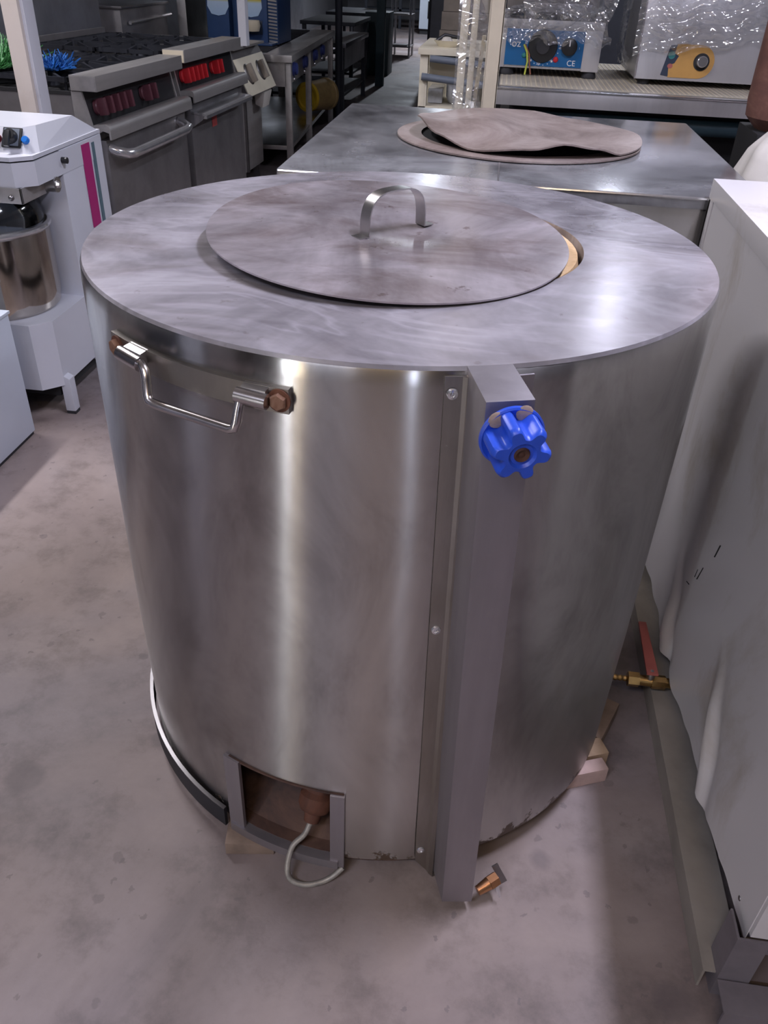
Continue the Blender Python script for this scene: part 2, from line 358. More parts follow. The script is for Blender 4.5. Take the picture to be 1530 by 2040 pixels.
# ------------------------------------------------------------------ mesh helpers
class MB:
    def __init__(s): s.bm = bmesh.new()
    def _add(s, verts, faces):
        vs = [s.bm.verts.new(v) for v in verts]
        for f in faces:
            try: s.bm.faces.new([vs[i] for i in f])
            except ValueError: pass
        return vs
    def hexa(s, b, t, bev=0.0):
        """four bottom corners and four top corners, same order round"""
        tmp = bmesh.new()
        vs = [tmp.verts.new(v) for v in list(b) + list(t)]
        for f in ((3, 2, 1, 0), (4, 5, 6, 7), (0, 1, 5, 4), (1, 2, 6, 5), (2, 3, 7, 6), (3, 0, 4, 7)):
            tmp.faces.new([vs[i] for i in f])
        if bev:
            bmesh.ops.bevel(tmp, geom=tmp.edges[:], offset=bev, segments=2, affect='EDGES', profile=.7)
        bmesh.ops.recalc_face_normals(tmp, faces=tmp.faces[:])
        s.merge(tmp); return s
    def merge(s, tmp, mx=None):
        mp = {}
        for v in tmp.verts: mp[v] = s.bm.verts.new(mx @ v.co if mx else v.co)
        for f in tmp.faces:
            try: s.bm.faces.new([mp[v] for v in f.verts])
            except ValueError: pass
        tmp.free()
    def box(s, x0, x1, y0, y1, z0, z1, bev=0.0, mx=None):
        b = [Vector(p) for p in ((x0, y0, z0), (x1, y0, z0), (x1, y1, z0), (x0, y1, z0))]
        t = [Vector(p) for p in ((x0, y0, z1), (x1, y0, z1), (x1, y1, z1), (x0, y1, z1))]
        if mx: b = [mx @ v for v in b]; t = [mx @ v for v in t]
        return s.hexa(b, t, bev)
    def tube(s, pts, r, seg=12, cap=True, radii=None):
        pts = [Vector(p) for p in pts]
        rings = []; n = len(pts); prev = None
        for i, p in enumerate(pts):
            d = (pts[min(i + 1, n - 1)] - pts[max(i - 1, 0)]).normalized()
            if prev is None:
                a = Vector((0, 0, 1)) if abs(d.z) < .9 else Vector((1, 0, 0))
                u = d.cross(a).normalized()
            else:
                u = (prev - d * prev.dot(d)).normalized()
            prev = u; v = d.cross(u)
            rr = radii[i] if radii else r
            rings.append([s.bm.verts.new(p + u * (rr * math.cos(2 * math.pi * k / seg)) + v * (rr * math.sin(2 * math.pi * k / seg))) for k in range(seg)])
        for a, b in zip(rings, rings[1:]):
            for k in range(seg):
                s.bm.faces.new((a[k], a[(k + 1) % seg], b[(k + 1) % seg], b[k]))
        if cap:
            s.bm.faces.new(rings[0][::-1]); s.bm.faces.new(rings[-1])
        return s
    def lathe(s, prof, c=(0, 0, 0), seg=48, axis='Z', mx=None):
        """prof: (radius, height) pairs turned about the axis through c"""
        rings = []
        for r, h in prof:
            ring = []
            if r < 1e-6:
                ring = [Vector((0, 0, h))]
            else:
                ring = [Vector((r * math.cos(2 * math.pi * k / seg), r * math.sin(2 * math.pi * k / seg), h)) for k in range(seg)]
            rings.append(ring)
        def T(v):
            if mx is not None: return mx @ v
            if axis == 'X': v = Vector((v.z, v.x, v.y))
            elif axis == 'Y': v = Vector((v.y, v.z, v.x))
            return v + Vector(c)
        vr = [[s.bm.verts.new(T(v)) for v in ring] for ring in rings]
        for a, b in zip(vr, vr[1:]):
            for k in range(seg):
                k2 = (k + 1) % seg
                if len(a) == 1 and len(b) == 1: continue
                if len(a) == 1: s.bm.faces.new((a[0], b[k], b[k2]))
                elif len(b) == 1: s.bm.faces.new((a[k], b[0], a[k2]))
                else: s.bm.faces.new((a[k], b[k], b[k2], a[k2]))
        return s
    def prism(s, poly, h0, h1, mx=None, axis='Z'):
        def T(x, y, h):
            v = Vector((x, y, h)) if axis == 'Z' else (Vector((x, h, y)) if axis == 'Y' else Vector((h, x, y)))
            return mx @ v if mx is not None else v
        n = len(poly)
        a = [s.bm.verts.new(T(x, y, h0)) for x, y in poly]; b = [s.bm.verts.new(T(x, y, h1)) for x, y in poly]
        s.bm.faces.new(a[::-1]); s.bm.faces.new(b)
        for k in range(n):
            s.bm.faces.new((a[k], a[(k + 1) % n], b[(k + 1) % n], b[k]))
        return s
    def grid(s, fn, nu, nv, thick=0.0):
        """fn(u,v)->point, u and v in 0..1; with a thickness it becomes a closed sheet"""
        P = [[Vector(fn(i / nu, j / nv)) for j in range(nv + 1)] for i in range(nu + 1)]
        A = [[s.bm.verts.new(p) for p in row] for row in P]
        fs = []
        for i in range(nu):
            for j in range(nv):
                fs.append(s.bm.faces.new((A[i][j], A[i + 1][j], A[i + 1][j + 1], A[i][j + 1])))
        if thick:
            bmesh.ops.recalc_face_normals(s.bm, faces=fs)
            bmesh.ops.solidify(s.bm, geom=fs, thickness=thick)
        return s
    def mesh(s, name, mt, inv=None, smooth=True, ang=38):
        bmesh.ops.recalc_face_normals(s.bm, faces=s.bm.faces[:])
        me = bpy.data.meshes.new(name)
        if inv is not None: s.bm.transform(inv)
        s.bm.to_mesh(me); s.bm.free()
        me.materials.append(mt)
        if smooth:
            for p in me.polygons: p.use_smooth = True
            me.set_sharp_from_angle(angle=R(ang))
        return me
USED = {}
def tag(o, label=None, cat=None, group=None, kind=None):
    if label: o['label'] = label
    if cat: o['category'] = cat
    if group: o['group'] = group
    if kind: o['kind'] = kind
    return o
def thing(name, label, cat, loc=(0, 0, 0), rz=0.0, group=None):
    o = bpy.data.objects.new(name, None); COL.objects.link(o)
    o.empty_display_size = .05
    o.location = loc; o.rotation_euler = (0, 0, R(rz))
    o['inv_'] = 0
    del o['inv_']
    INV[o.name] = (Matrix.Translation(Vector(loc)) @ Matrix.Rotation(R(rz), 4, 'Z')).inverted()
    return tag(o, label, cat, group)
INV = {}
def part(name, mb, mt, parent, world=True, label=None, kind=None, smooth=True, ang=38):
    """a child mesh; world=True means its coordinates are world ones"""
    root = parent
    inv = None
    if world:
        while root.parent: root = root.parent
        inv = INV.get(root.name)
    o = bpy.data.objects.new(name, mb.mesh(name, mt if not isinstance(mt, str) else M[mt], inv, smooth, ang))
    COL.objects.link(o); o.parent = parent
    return tag(o, label, None, None, kind)
def solo(name, mb, mt, label=None, cat=None, group=None, kind=None, smooth=True):
    o = bpy.data.objects.new(name, mb.mesh(name, M[mt] if isinstance(mt, str) else mt, None, smooth))
    COL.objects.link(o)
    return tag(o, label, cat, group, kind)
def structure(name, mb, mt): return solo(name, mb, mt, kind='structure', smooth=False)
def copy_tree(o, parent=None):
    c = o.copy(); COL.objects.link(c); c.parent = parent
    for ch in list(o.children): copy_tree(ch, c)
    return c
def text(body, size, mx, mt, parent, name='lettering', ext=.0004):
    cu = bpy.data.curves.new(name, 'FONT'); cu.body = body; cu.size = size; cu.extrude = ext
    cu.align_x = 'CENTER'; cu.align_y = 'CENTER'
    ob = bpy.data.objects.new(name, cu); COL.objects.link(ob)
    dg = bpy.context.evaluated_depsgraph_get()
    me = bpy.data.meshes.new_from_object(ob.evaluated_get(dg))
    bpy.data.objects.remove(ob)
    root = parent
    while root.parent: root = root.parent
    me.transform(INV[root.name] @ mx); me.materials.clear(); me.materials.append(M[mt])
    o = bpy.data.objects.new(name, me); COL.objects.link(o); o.parent = parent
    return o
def polar(az, r, z):
    a = R(az); return Vector((r * math.sin(a), -r * math.cos(a), z))
def frame_mx(origin, xdir, zdir):
    z = Vector(zdir).normalized(); x = Vector(xdir); x = (x - z * x.dot(z)).normalized(); y = z.cross(x)
    mm = Matrix.Identity(4)
    for i in range(3): mm[i][0], mm[i][1], mm[i][2] = x[i], y[i], z[i]
    mm.translation = Vector(origin); return mm

# ------------------------------------------------------------------ setting
structure('floor', MB().box(-4.2, 4.2, -4.65, 24, -.12, 0), 'floor')
structure('ceiling', MB().box(-4.2, 4.2, -4.65, 24, 3.4, 3.5), 'ceil')
structure('wall_left', MB().box(-4.35, -4.2, -4.5, 24, -.12, 3.5), 'dark_wall')
structure('wall_right', MB().box(4.2, 4.35, -4.5, 24, -.12, 3.5), 'dark_wall')
structure('wall_front', MB().box(-4.35, -2.72, -4.65, -4.5, -.12, 3.5).box(-2.72, -1.83, -4.65, -4.5, 2.1, 3.5).box(-1.83, .84, -4.65, -4.5, -.12, 3.5).box(.84, 1.0, -4.65, -4.5, 2.2, 3.5).box(.84, 1.0, -4.65, -4.5, -.12, .5).box(1.0, 4.35, -4.65, -4.5, -.12, 3.5), 'front_wall')
dr1 = structure('added_door_1', MB().box(-2.72, -2.66, -4.6, -4.54, 0, 2.1).box(-1.89, -1.83, -4.6, -4.54, 0, 2.1).box(-2.66, -1.89, -4.6, -4.54, 2.04, 2.1).box(-2.66, -2.42, -4.6, -4.54, .08, 2.04).box(-2.26, -2.20, -4.6, -4.54, .08, 2.04).box(-2.46, -1.89, -4.6, -4.54, 0, .08), 'white')  # unseen door, added to hold the glowing panes
pane_ = MB().box(-2.42, -2.26, -4.575, -4.565, .08, 2.04)
po = bpy.data.objects.new('frosted_pane', pane_.mesh('frosted_pane', emis('daylit_frosted_glass', (.90, .94, 1.0), 20.0))); COL.objects.link(po); po.parent = dr1  # glowing pane added to throw the white streak on the drum
pn2 = bpy.data.objects.new('amber_pane', MB().box(-2.20, -1.89, -4.575, -4.565, .08, 2.04).mesh('amber_pane', emis('daylit_amber_glass', (1.0, .80, .48), 3.2))); COL.objects.link(pn2); pn2.parent = dr1  # glowing amber pane, added for the yellow side of that streak
wn1 = structure('added_window_1', MB().box(.84, .895, -4.6, -4.54, .5, 2.2).box(.945, 1.0, -4.6, -4.54, .5, 2.2).box(.87, .97, -4.6, -4.54, .5, .53).box(.87, .97, -4.6, -4.54, 2.17, 2.2), 'white')  # unseen window slit, added for the second streak on the drum
po = bpy.data.objects.new('frosted_pane', MB().box(.895, .945, -4.575, -4.565, .53, 2.17).mesh('frosted_pane', emis('daylit_side_light', (.75, .82, 1.0), 18.0))); COL.objects.link(po); po.parent = wn1  # glowing strip that makes the narrow bluish streak
structure('wall_back', MB().box(-4.35, 4.35, 24, 24.15, -.12, 3.5), 'dark_wall')
lamp_words = ['warm one right behind the camera', 'above the white cabinet', 'above the shelf of wrapped appliances', 'beyond the rusty tank on the right', 'above the dough mixer, added to brighten the left row', 'at the far end of the aisle', 'behind the left shoulder of the camera']
for (lx, ly, lz, pw, lc, run), wd in zip(LAMPS, lamp_words):
    t = thing('ceiling_light', 'white fluorescent batten hanging from the roof, ' + wd, 'lamp', (lx, ly, lz), 0, 'ceiling lights')
    ex, ey = (.62, .05) if run == 'X' else (.05, .62)
    part('housing', MB().box(lx - ex, lx + ex, ly - ey, ly + ey, lz + .03, lz + .08, .006), 'white', t)
    part('hanger', MB().tube([(lx, ly, lz + .08), (lx, ly, 3.4)], .006, 8), 'steel', t)
    for s_ in (-.028, .028):
        ends = [(lx - .58, ly + s_, lz), (lx + .58, ly + s_, lz)] if run == 'X' else [(lx + s_, ly - .58, lz), (lx + s_, ly + .58, lz)]
        part('tube', MB().tube(ends, .014, 8), emis('lamp_tube_glow', lc, 3.0), t)
    for nm, en, zz, flip in (('lamp_light', pw * .36, lz - .02, 0), ('lamp_uplight', pw * .12, lz + .095, math.pi)):
        ld = bpy.data.lights.new(nm, 'AREA'); ld.shape = 'RECTANGLE'; ld.energy = en; ld.color = lc
        ld.size, ld.size_y = (1.16, .10) if run == 'X' else (.10, 1.16)
        lo = bpy.data.objects.new(nm, ld); COL.objects.link(lo); lo.parent = t
        lo.location = (0, 0, zz - lz); lo.rotation_euler = (flip, 0, 0)

# ------------------------------------------------------------------ drum oven
TZ, BZ = 1.0125, .055
drum = thing('drum_oven', 'large round stainless drum oven in the foreground with blue gas knob', 'oven', (0, 0, 0))
STEP = 2.5
def shell_mesh():
    mb = MB(); n = int(360 / STEP)
    zs = [BZ, .12, .18, .237, .35, .5, .65, .8, .92, .985, 1.004, 1.0095]
    def rad(z): return .5 if z < 1.0 else (.4985 if z < 1.008 else .4955)
    V = [[mb.bm.verts.new(polar(k * STEP, rad(z) - (.004 * max(0, (.35 - z) / .35)) , z)) for z in zs] for k in range(n)]
    fs = []
    for k in range(n):
        k2 = (k + 1) % n
        hole = k >= n - 10
        for j in range(len(zs) - 1):
            if hole and j < 3: continue
            fs.append(mb.bm.faces.new((V[k][j], V[k2][j], V[k2][j + 1], V[k][j + 1])))
    bmesh.ops.recalc_face_normals(mb.bm, faces=fs)
    bmesh.ops.solidify(mb.bm, geom=fs, thickness=.002)
    return mb
part('shell', shell_mesh(), 'shell', drum)
HC, HR = (.024, .011), .271
def top_plate():
    mb = MB(); n = 120
    rings = []
    for kind in range(5):
        ring = []
        for k in range(n):
            a = 2 * math.pi * k / n
            o = Vector((.4955 * math.sin(a), -.4955 * math.cos(a), 0))
            h = Vector((HC[0] + HR * math.sin(a), HC[1] - HR * math.cos(a), 0))
            p = [o, o * 1.0, o.lerp(h, .5), h, h][kind]
            z = [TZ - .006, TZ - .001, TZ, TZ, TZ - .03][kind]
            if kind == 0: p = o * 1.004
            ring.append(mb.bm.verts.new((p.x, p.y, z)))
        rings.append(ring)
    for a, b in zip(rings, rings[1:]):
        for k in range(n): mb.bm.faces.new((a[k], a[(k + 1) % n], b[(k + 1) % n], b[k]))
    return mb
part('top_plate', top_plate(), 'top', drum, ang=50)
part('clay_pot', MB().lathe([(.268, -.03), (.262, -.006), (.235, -.005), (.225, -.02), (.24, -.25), (.26, -.55), (.25, -.75), (0, -.76)], (HC[0], HC[1], TZ), 64), 'clay', drum, label='sandy clay pot mouth inside the drum')
# fire opening
def arcstrip(a0, a1, r0, r1, z0, z1, n=10):
    mb = MB()
    ring = []
    for k in range(n + 1):
        a = a0 + (a1 - a0) * k / n
        ring.append([mb.bm.verts.new(polar(a, r, z)) for r, z in ((r0, z0), (r1, z0), (r1, z1), (r0, z1))])
    for p, q in zip(ring, ring[1:]):
        for i in range(4): mb.bm.faces.new((p[i], q[i], q[(i + 1) % 4], p[(i + 1) % 4]))
    mb.bm.faces.new(ring[0]); mb.bm.faces.new(ring[-1][::-1])
    return mb
fb = MB()
rg = []
for k in range(13):
    a = -32 + 40 * k / 12
    rg.append([fb.bm.verts.new(polar(a, r, z)) for r, z in ((.496, .052), (.47, .056), (.335, .150), (.31, .30), (.496, .30))])
for p, q in zip(rg, rg[1:]):
    for i in range(4): fb.bm.faces.new((p[i], q[i], q[i + 1], p[i + 1]))
fb.bm.faces.new(rg[0]); fb.bm.faces.new(rg[-1][::-1])
part('fire_box', fb, 'rust_plate', drum, label='rusty inside of the fire box', smooth=False)
part('door_jamb', arcstrip(-26.0, -22.2, .498, .505, .048, .238, 3), 'post', drum, label='left strip of the opening, pinched and rusty')
part('door_jamb', arcstrip(-2.6, .2, .499, .506, .036, .236, 3), 'post', drum, label='flat right strip of the opening')
part('door_sill', arcstrip(-25.5, -1.0, .480, .509, .034, .055, 14), 'post', drum)
part('lintel_edge', arcstrip(-25.0, 0, .4935, .5012, .234, .2385, 14), 'rust_plate', drum)
def spline(pts, n=6):
    P = [Vector(p) for p in pts]; out = []
    for i in range(len(P) - 1):
        p0, p1, p2, p3 = P[max(i - 1, 0)], P[i], P[i + 1], P[min(i + 2, len(P) - 1)]
        for k in range(n):
            t = k / n
            out.append(.5 * ((2 * p1) + (p2 - p0) * t + (2 * p0 - 5 * p1 + 4 * p2 - p3) * t * t + (3 * p1 - p0 - 3 * p2 + p3) * t ** 3))
    out.append(P[-1]); return out
bx, by = -.055, -.44
bmx_ = frame_mx((bx, by, .165), (1, 0, 0), (.12, .50, .80))
bn = MB().lathe([(0, -.062), (.014, -.062), (.016, -.045), (.026, -.040), (.031, -.030), (.031, -.012), (.024, -.004), (.024, .012), (.036, .016), (.038, .040), (0, .042)], mx=bmx_, seg=28)
part('burner', bn, 'rust', drum, label='dusty burner cup in the opening')
h0 = bmx_ @ Vector((0, 0, -.058))
part('gas_hose', MB().tube(spline([h0, h0 + Vector((-.010, -.016, -.024)), (-.092, -.497, .068), (-.098, -.517, .040), (-.092, -.530, .018), (-.068, -.532, .008), (-.040, -.524, .0075), (-.018, -.512, .013), (.000, -.500, .028)]), .0052, 10), 'hose', drum, label='thin grey gas hose looping under the sill')
# foot ring
part('foot_ring', arcstrip(-152, -27, .5035, .510, .034, .083, 40), 'cast', drum, label='dark steel band round the left foot')
part('foot_ring_edge', arcstrip(-152, -27, .5035, .5105, .083, .0852, 40), 'steel_dark', drum)
part('base_plate', MB().lathe([(0, .045), (.492, .045), (.492, .056), (0, .056)], (0, 0, 0), 72), 'rust_plate', drum)
# hinged carry handle
hz = lambda a: .9575 + .0015 * math.sin(R(a * 9))
part('handle_plate', arcstrip(-41.5, -8.0, .4995, .5085, .9415, .9735, 24), 'strip', drum, label='curved backing plate of the side handle')
for a in (-39.5, -9.3):
    p = polar(a, .508, .9585)
    part('bolt_washer', MB().lathe([(0, 0), (.0145, 0), (.0145, .003), (0, .003)], mx=frame_mx(p, (0, 0, 1), polar(a, 1, 0)), seg=20), 'rust', drum)
    part('hex_bolt', MB().lathe([(0, .002), (.0108, .002), (.0108, .008), (.0095, .0095), (0, .010)], mx=frame_mx(p, (0, 0, 1), polar(a, 1, 0)), seg=6), 'rust_bolt', drum, smooth=False, label='rusty orange hexagon bolt')
for a0, a1 in ((-36.4, -31.6), (-14.8, -10.4)):
    sl = MB().tube([polar(a0, .521, .962), polar(a1, .521, .960)], .0098, 16)
    part('hinge_sleeve', sl, 'rod', drum)
    part('sleeve_lug', MB().hexa([polar(a0 + .4, .505, .956), polar(a1 - .4, .505, .956), polar(a1 - .4, .522, .958), polar(a0 + .4, .522, .958)], [polar(a0 + .4, .505, .974), polar(a1 - .4, .505, .974), polar(a1 - .4, .518, .971), polar(a0 + .4, .518, .971)]), 'steel', drum)
A = polar(-33.0, .521, .967); B = polar(-14.4, .521, .966)
bl, br_ = polar(-29.6, .534, .922), polar(-15.0, .534, .922)
path = [polar(-34.8, .521, .961), polar(-31.2, .522, .961), polar(-30.3, .5245, .956), polar(-29.9, .527, .946), polar(-29.2, .533, .929), polar(-28.7, .535, .9235), polar(-27.9, .534, .9215)]
bl = polar(-28.8, .534, .9215)
path += [bl.lerp(br_, t) + Vector((0, 0, -.001)) for t in (.15, .3, .5, .7, .85)]
path += [polar(-15.3, .534, .9215), polar(-14.6, .534, .9235), polar(-14.4, .532, .931), polar(-14.3, .526, .948), polar(-14.2, .523, .957), polar(-13.7, .521, .960), polar(-12.0, .521, .960)]
part('bail', MB().tube(path, .0062, 12), 'rod', drum, label='bent round bar of the side handle')
# mounting strip and gas post
def az_at(z): return 12.4 + (1.0 - z) / 1.0 * 2.4
ms = MB()
prof = [(0.0, .5015), (0.0, .5035), (2.35, .5040), (2.9, .5075), (3.8, .5085), (4.3, .5045), (7.4, .5045), (7.4, .5015)]
zz = [.975 * k / 10 + .027 for k in range(11)]
rows = []
for z in zz:
    rows.append([ms.bm.verts.new(polar(az_at(z) + da, r if z < .99 else r - .001, z if z > .04 else .060 - .056 * min(1, da / 4.2)) ) for da, r in prof])
for p, q in zip(rows, rows[1:]):
    for i in range(len(prof)): ms.bm.faces.new((p[i], p[(i + 1) % len(prof)], q[(i + 1) % len(prof)], q[i]))
ms.bm.faces.new(rows[0]); ms.bm.faces.new(rows[-1][::-1])
part('mounting_strip', ms, 'strip', drum, label='scratched folded strip beside the gas post', ang=20)
part('mounting_flange', arcstrip(22.4, 24.6, .5005, .5035, .60, 1.0, 4), 'post', drum)
for z in (.981, .617, .092):
    p = polar(az_at(z) + 1.05, .5038, z)
    mx = frame_mx(p, (0, 0, 1), polar(az_at(z) + 1.05, 1, 0))
    sc = MB().lathe([(0, .003), (.0022, .0018), (.0030, .0036), (.0062, .0030), (.0072, .0), (0, 0)], mx=mx, seg=16)
    part('screw', sc, 'chrome', drum)
tz = 1.0115
p1t, p2t = Vector((.155, -.565, tz)), Vector((.207, -.548, tz))
p1b, p2b = Vector((.1825, -.534, .022)), Vector((.2345, -.526, .022))
bk_t, bk_b = Vector((-.024, .088, 0)), Vector((-.031, .088, 0))
part('gas_post', MB().hexa([p1b, p2b, p2b + bk_b, p1b + bk_b], [p1t, p2t, p2t + bk_t, p1t + bk_t], .0015), 'post', drum, label='square steel post carrying the gas knob')
n_ = Vector((.311, -.95, 0)); xd = Vector((.95, .311, 0))
kc = Vector((.183, -.560, .9775)) + n_ * .003
kx = frame_mx(kc, xd, n_ + Vector((0, 0, -.07)))
part('knob_stem', MB().lathe([(0, -.01), (.008, -.01), (.008, .02), (0, .02)], mx=kx, seg=16), 'brass', drum)
kb = part('gas_knob', MB().lathe([(0, .003), (.0350, .003), (.0360, .005), (.0360, .0085), (.0340, .010), (.030, .008), (0, .008)], mx=kx, seg=48), 'knob_blue', drum, label='royal blue star shaped gas knob')
st = MB()
ns = 84
def star(a, f=1):
    if f < .6: return .0275
    return .0275 + .0062 * math.tanh(2.0 * math.cos(6 * a + .9))
rings = []
for f, h in ((1.0, .008), (1.0, .038), (.965, .0425), (.88, .045), (.55, .045), (.45, .042), (.0, .042)):
    if f == 0.0: rings.append([st.bm.verts.new(kx @ Vector((0, 0, h)))])
    else: rings.append([st.bm.verts.new(kx @ Vector((f * star(2 * math.pi * k / ns, f) * math.cos(2 * math.pi * k / ns), f * star(2 * math.pi * k / ns, f) * math.sin(2 * math.pi * k / ns), h))) for k in range(ns)])
for a, b in zip(rings, rings[1:]):
    for k in range(ns):
        if len(b) == 1: st.bm.faces.new((a[k], a[(k + 1) % ns], b[0]))
        else: st.bm.faces.new((a[k], a[(k + 1) % ns], b[(k + 1) % ns], b[k]))
part('knob_grip', st, 'knob_blue', kb)
part('knob_screw', MB().lathe([(.0, .0435), (.0035, .0425), (.0075, .0445), (.0088, .0425), (.0088, .041)], mx=kx, seg=20), 'rust', kb, label='rusty screw in the knob centre')
for da in (72, 132):
    c_ = kx @ Vector((.030 * math.cos(R(da)), .030 * math.sin(R(da)), .0088))
    part('worn_patch', MB().lathe([(0, .0014), (.008, .0011), (.0095, 0)], mx=frame_mx(c_, xd, n_), seg=14), 'knob_inner', kb, label='beige worn patch on the knob flange')
gi = MB().tube([(.243, -.512, .035), (.262, -.498, .040)], .0105, 14, radii=[.0085, .0115])
gi.tube([(.262, -.498, .040), (.276, -.487, .043)], .0128, 6)
part('gas_inlet', gi, 'copper', drum, label='copper coloured gas inlet at the foot of the post')
part('inlet_lever', MB().hexa([(.276, -.503, .030), (.283, -.508, .016), (.286, -.506, .016), (.279, -.501, .030)], [(.274, -.497, .046), (.277, -.4975, .046), (.279, -.495, .046), (.277, -.494, .046)]), 'chrome', drum)
part('inlet_tab', MB().box(-.006, .006, -.0015, .0015, 0, .052, .001, Matrix.Translation((.291, -.478, .02)) @ Matrix.Rotation(R(-25), 4, 'Y') @ Matrix.Rotation(R(25), 4, 'Z')), 'steel_dark', drum)

# lid of the drum oven
lid = thing('tandoor_cover', 'round stained steel lid lying on the drum oven with a strap handle', 'lid', (-.028, .012, TZ))
LC = (-.0154, -.0412); LR = .2822
def lid_pt(r, a):
    x, y = LC[0] + r * math.sin(a), LC[1] - r * math.cos(a)
    dent = -.009 * math.exp(-((x + .0) ** 2 / .005 + (y + .035) ** 2 / .004))
    wob = .0012 * math.cos(3 * a + .4) * (r / LR) ** 2
    return Vector((x, y, TZ + .0212 - .0335 * (x - LC[0]) + .042 * (y - LC[1]) + dent + wob + .004 * (1 - (r / LR) ** 2)))
ld = MB(); n = 120
rr_ = [0, .03, .06, .09, .12, .16, .20, .24, .27, LR]
rings = []
for r in rr_:
    rings.append([ld.bm.verts.new(lid_pt(0, 0))] if r == 0 else [ld.bm.verts.new(lid_pt(r, 2 * math.pi * k / n)) for k in range(n)])
fs = []
for a, b in zip(rings, rings[1:]):
    for k in range(n):
        fs.append(ld.bm.faces.new((a[0], b[k], b[(k + 1) % n]) if len(a) == 1 else (a[k], b[k], b[(k + 1) % n], a[(k + 1) % n])))
bmesh.ops.recalc_face_normals(ld.bm, faces=fs)
if fs[0].normal.z < 0:
    bmesh.ops.reverse_faces(ld.bm, faces=fs)
bmesh.ops.solidify(ld.bm, geom=fs, thickness=.0025)
part('lid_plate', ld, 'lid', lid)
hl0, hl1 = Vector((-.048, -.080, TZ + .0225)), Vector((.030, .004, TZ + .0235))
ax = (hl1 - hl0).normalized(); sd = Vector((ax.y, -ax.x, 0))
L_ = (hl1 - hl0).length
hp = []
for k in range(25):
    t = k / 24
    a = math.pi * (1 - t)
    # straight legs with a round arch
    x = .5 + .5 * math.copysign(abs(math.cos(a)) ** .62, math.cos(a))
    z = .062 * abs(math.sin(a)) ** .62
    hp.append(hl0.lerp(hl1, x) + Vector((0, 0, z)))
hb = MB()
W2 = .011
prof_ = [hl0 - ax * .018] + hp + [hl1 + ax * .018]
row = []
for i, p in enumerate(prof_):
    d = (prof_[min(i + 1, len(prof_) - 1)] - prof_[max(i - 1, 0)]).normalized()
    nn = d.cross(sd).normalized() * .001
    row.append([hb.bm.verts.new(p + sd * s_ * W2 + nn * q) for s_, q in ((-1, -1), (1, -1), (1, 1), (-1, 1))])
for p, q in zip(row, row[1:]):
    for i in range(4): hb.bm.faces.new((p[i], p[(i + 1) % 4], q[(i + 1) % 4], q[i]))
hb.bm.faces.new(row[0][::-1]); hb.bm.faces.new(row[-1])
part('strap_handle', hb, 'steel', lid, label='arched flat strap handle')

# blocks under the drum
def block(cx, cy, rz, l, w, h, mt, label, z0=0.0, nm='wood_block', grp=None):
    t = MB().box(-l / 2, l / 2, -w / 2, w / 2, 0, h, .003)
    o = solo(nm, t, mt, label, 'block', 'blocks under the drum oven')
    o.location = (cx, cy, z0); o.rotation_euler = (0, 0, R(rz)); return o
block(-.187, -.425, 8, .09, .12, .0325, 'wood_dark', 'grubby wooden block under the drum beside the fire opening')
block(.4430, -.2170, 22.6, .11, .030, .040, 'wood_pink', 'pinkish board end under the right of the drum, nearest of three')
block(.4545, -.1655, 22.6, .09, .042, .040, 'wood', 'yellowish board end behind the pinkish one under the drum')
block(.4700, -.0600, -24.4, .10, .12, .040, 'wood_dark', 'dark board end under the drum near the brass valve')

# ------------------------------------------------------------------ white cabinet on the right
cab = thing('white_cabinet', 'tall white sheet metal cabinet on a grey frame beside the drum', 'cabinet', (.65, -.6, 0))
X0, CZ = .65, .995
def side_fn(u, v):
    y = -.598 + u * 1.328
    edge = .150 - .046 * min(1, max(0, (y + .53) / .55)) + .005 * math.sin(y * 23) * (1 if y > -.45 else .2) + .003 * math.sin(y * 61)
    z = edge + (.952 - edge) * v
    k = max(0, 1 - v / .42)
    fade = min(1, (u) / .12)
    b = (.007 * k ** 1.5 * (1 + .5 * math.sin(y * 15 + 1.0)) + .002 * k ** 2 * math.sin(y * 40 + z * 20)) * fade
    for (yc, zc, sl, am) in ((.12, .16, .55, .016), (-.27, .20, .62, .014)):
        d = (y - yc) - sl * (z - zc)
        b += am * math.exp(-(d / .018) ** 2) * math.exp(-((z - zc) / .10) ** 2) * fade - am * .5 * math.exp(-((d + .035) / .02) ** 2) * math.exp(-((z - zc) / .10) ** 2)
    b += .004 * math.exp(-((y + .05) ** 2 / .03 + (z - .28) ** 2 / .02)) * math.sin((y + z) * 30)
    return (X0 - b, y, z)
part('side_panel', MB().grid(side_fn, 130, 60, .0015), 'white_cab', cab, label='dented white side sheet with a torn wavy hem', ang=70)
part('lid_rim', MB().box(X0 - .006, 1.30, -.604, .732, .952, CZ, .004), 'white_cab', cab)
part('edge_flange', MB().box(X0 - .004, X0 + .002, .690, .7315, .12, .953, .001), 'white_cab', cab)
part('edge_seam', MB().box(X0 - .0015, X0 + .001, .683, .690, .14, .953), 'flat_black', cab)
part('back_edge', MB().box(X0 - .004, X0 + .03, .715, .7315, .12, .952, .002), 'white_cab', cab)
part('front_panel', MB().box(X0, 1.30, -.606, -.597, .172, .952, .002), 'white_cab', cab)
part('back_panel', MB().box(X0 + .02, 1.30, .715, .73, .12, .952), 'white_cab', cab)
part('inner_box', MB().box(X0 + .06, 1.28, -.58, .70, .17, .95), 'flat_black', cab)
part('frame_rail', MB().prism([(.612, 0), (.616, 0), (.616, .046), (.676, .046), (.676, .050), (.612, .050)], -.60, .62, None, 'Y'), 'rail_tan', cab, label='dusty steel angle rail along the floor')
part('frame_rail', MB().prism([(-.664, .01), (-.660, .01), (-.660, .046), (-.612, .046), (-.612, .050), (-.664, .050)], .632, 1.30, None, 'X'), 'frame_grey', cab)
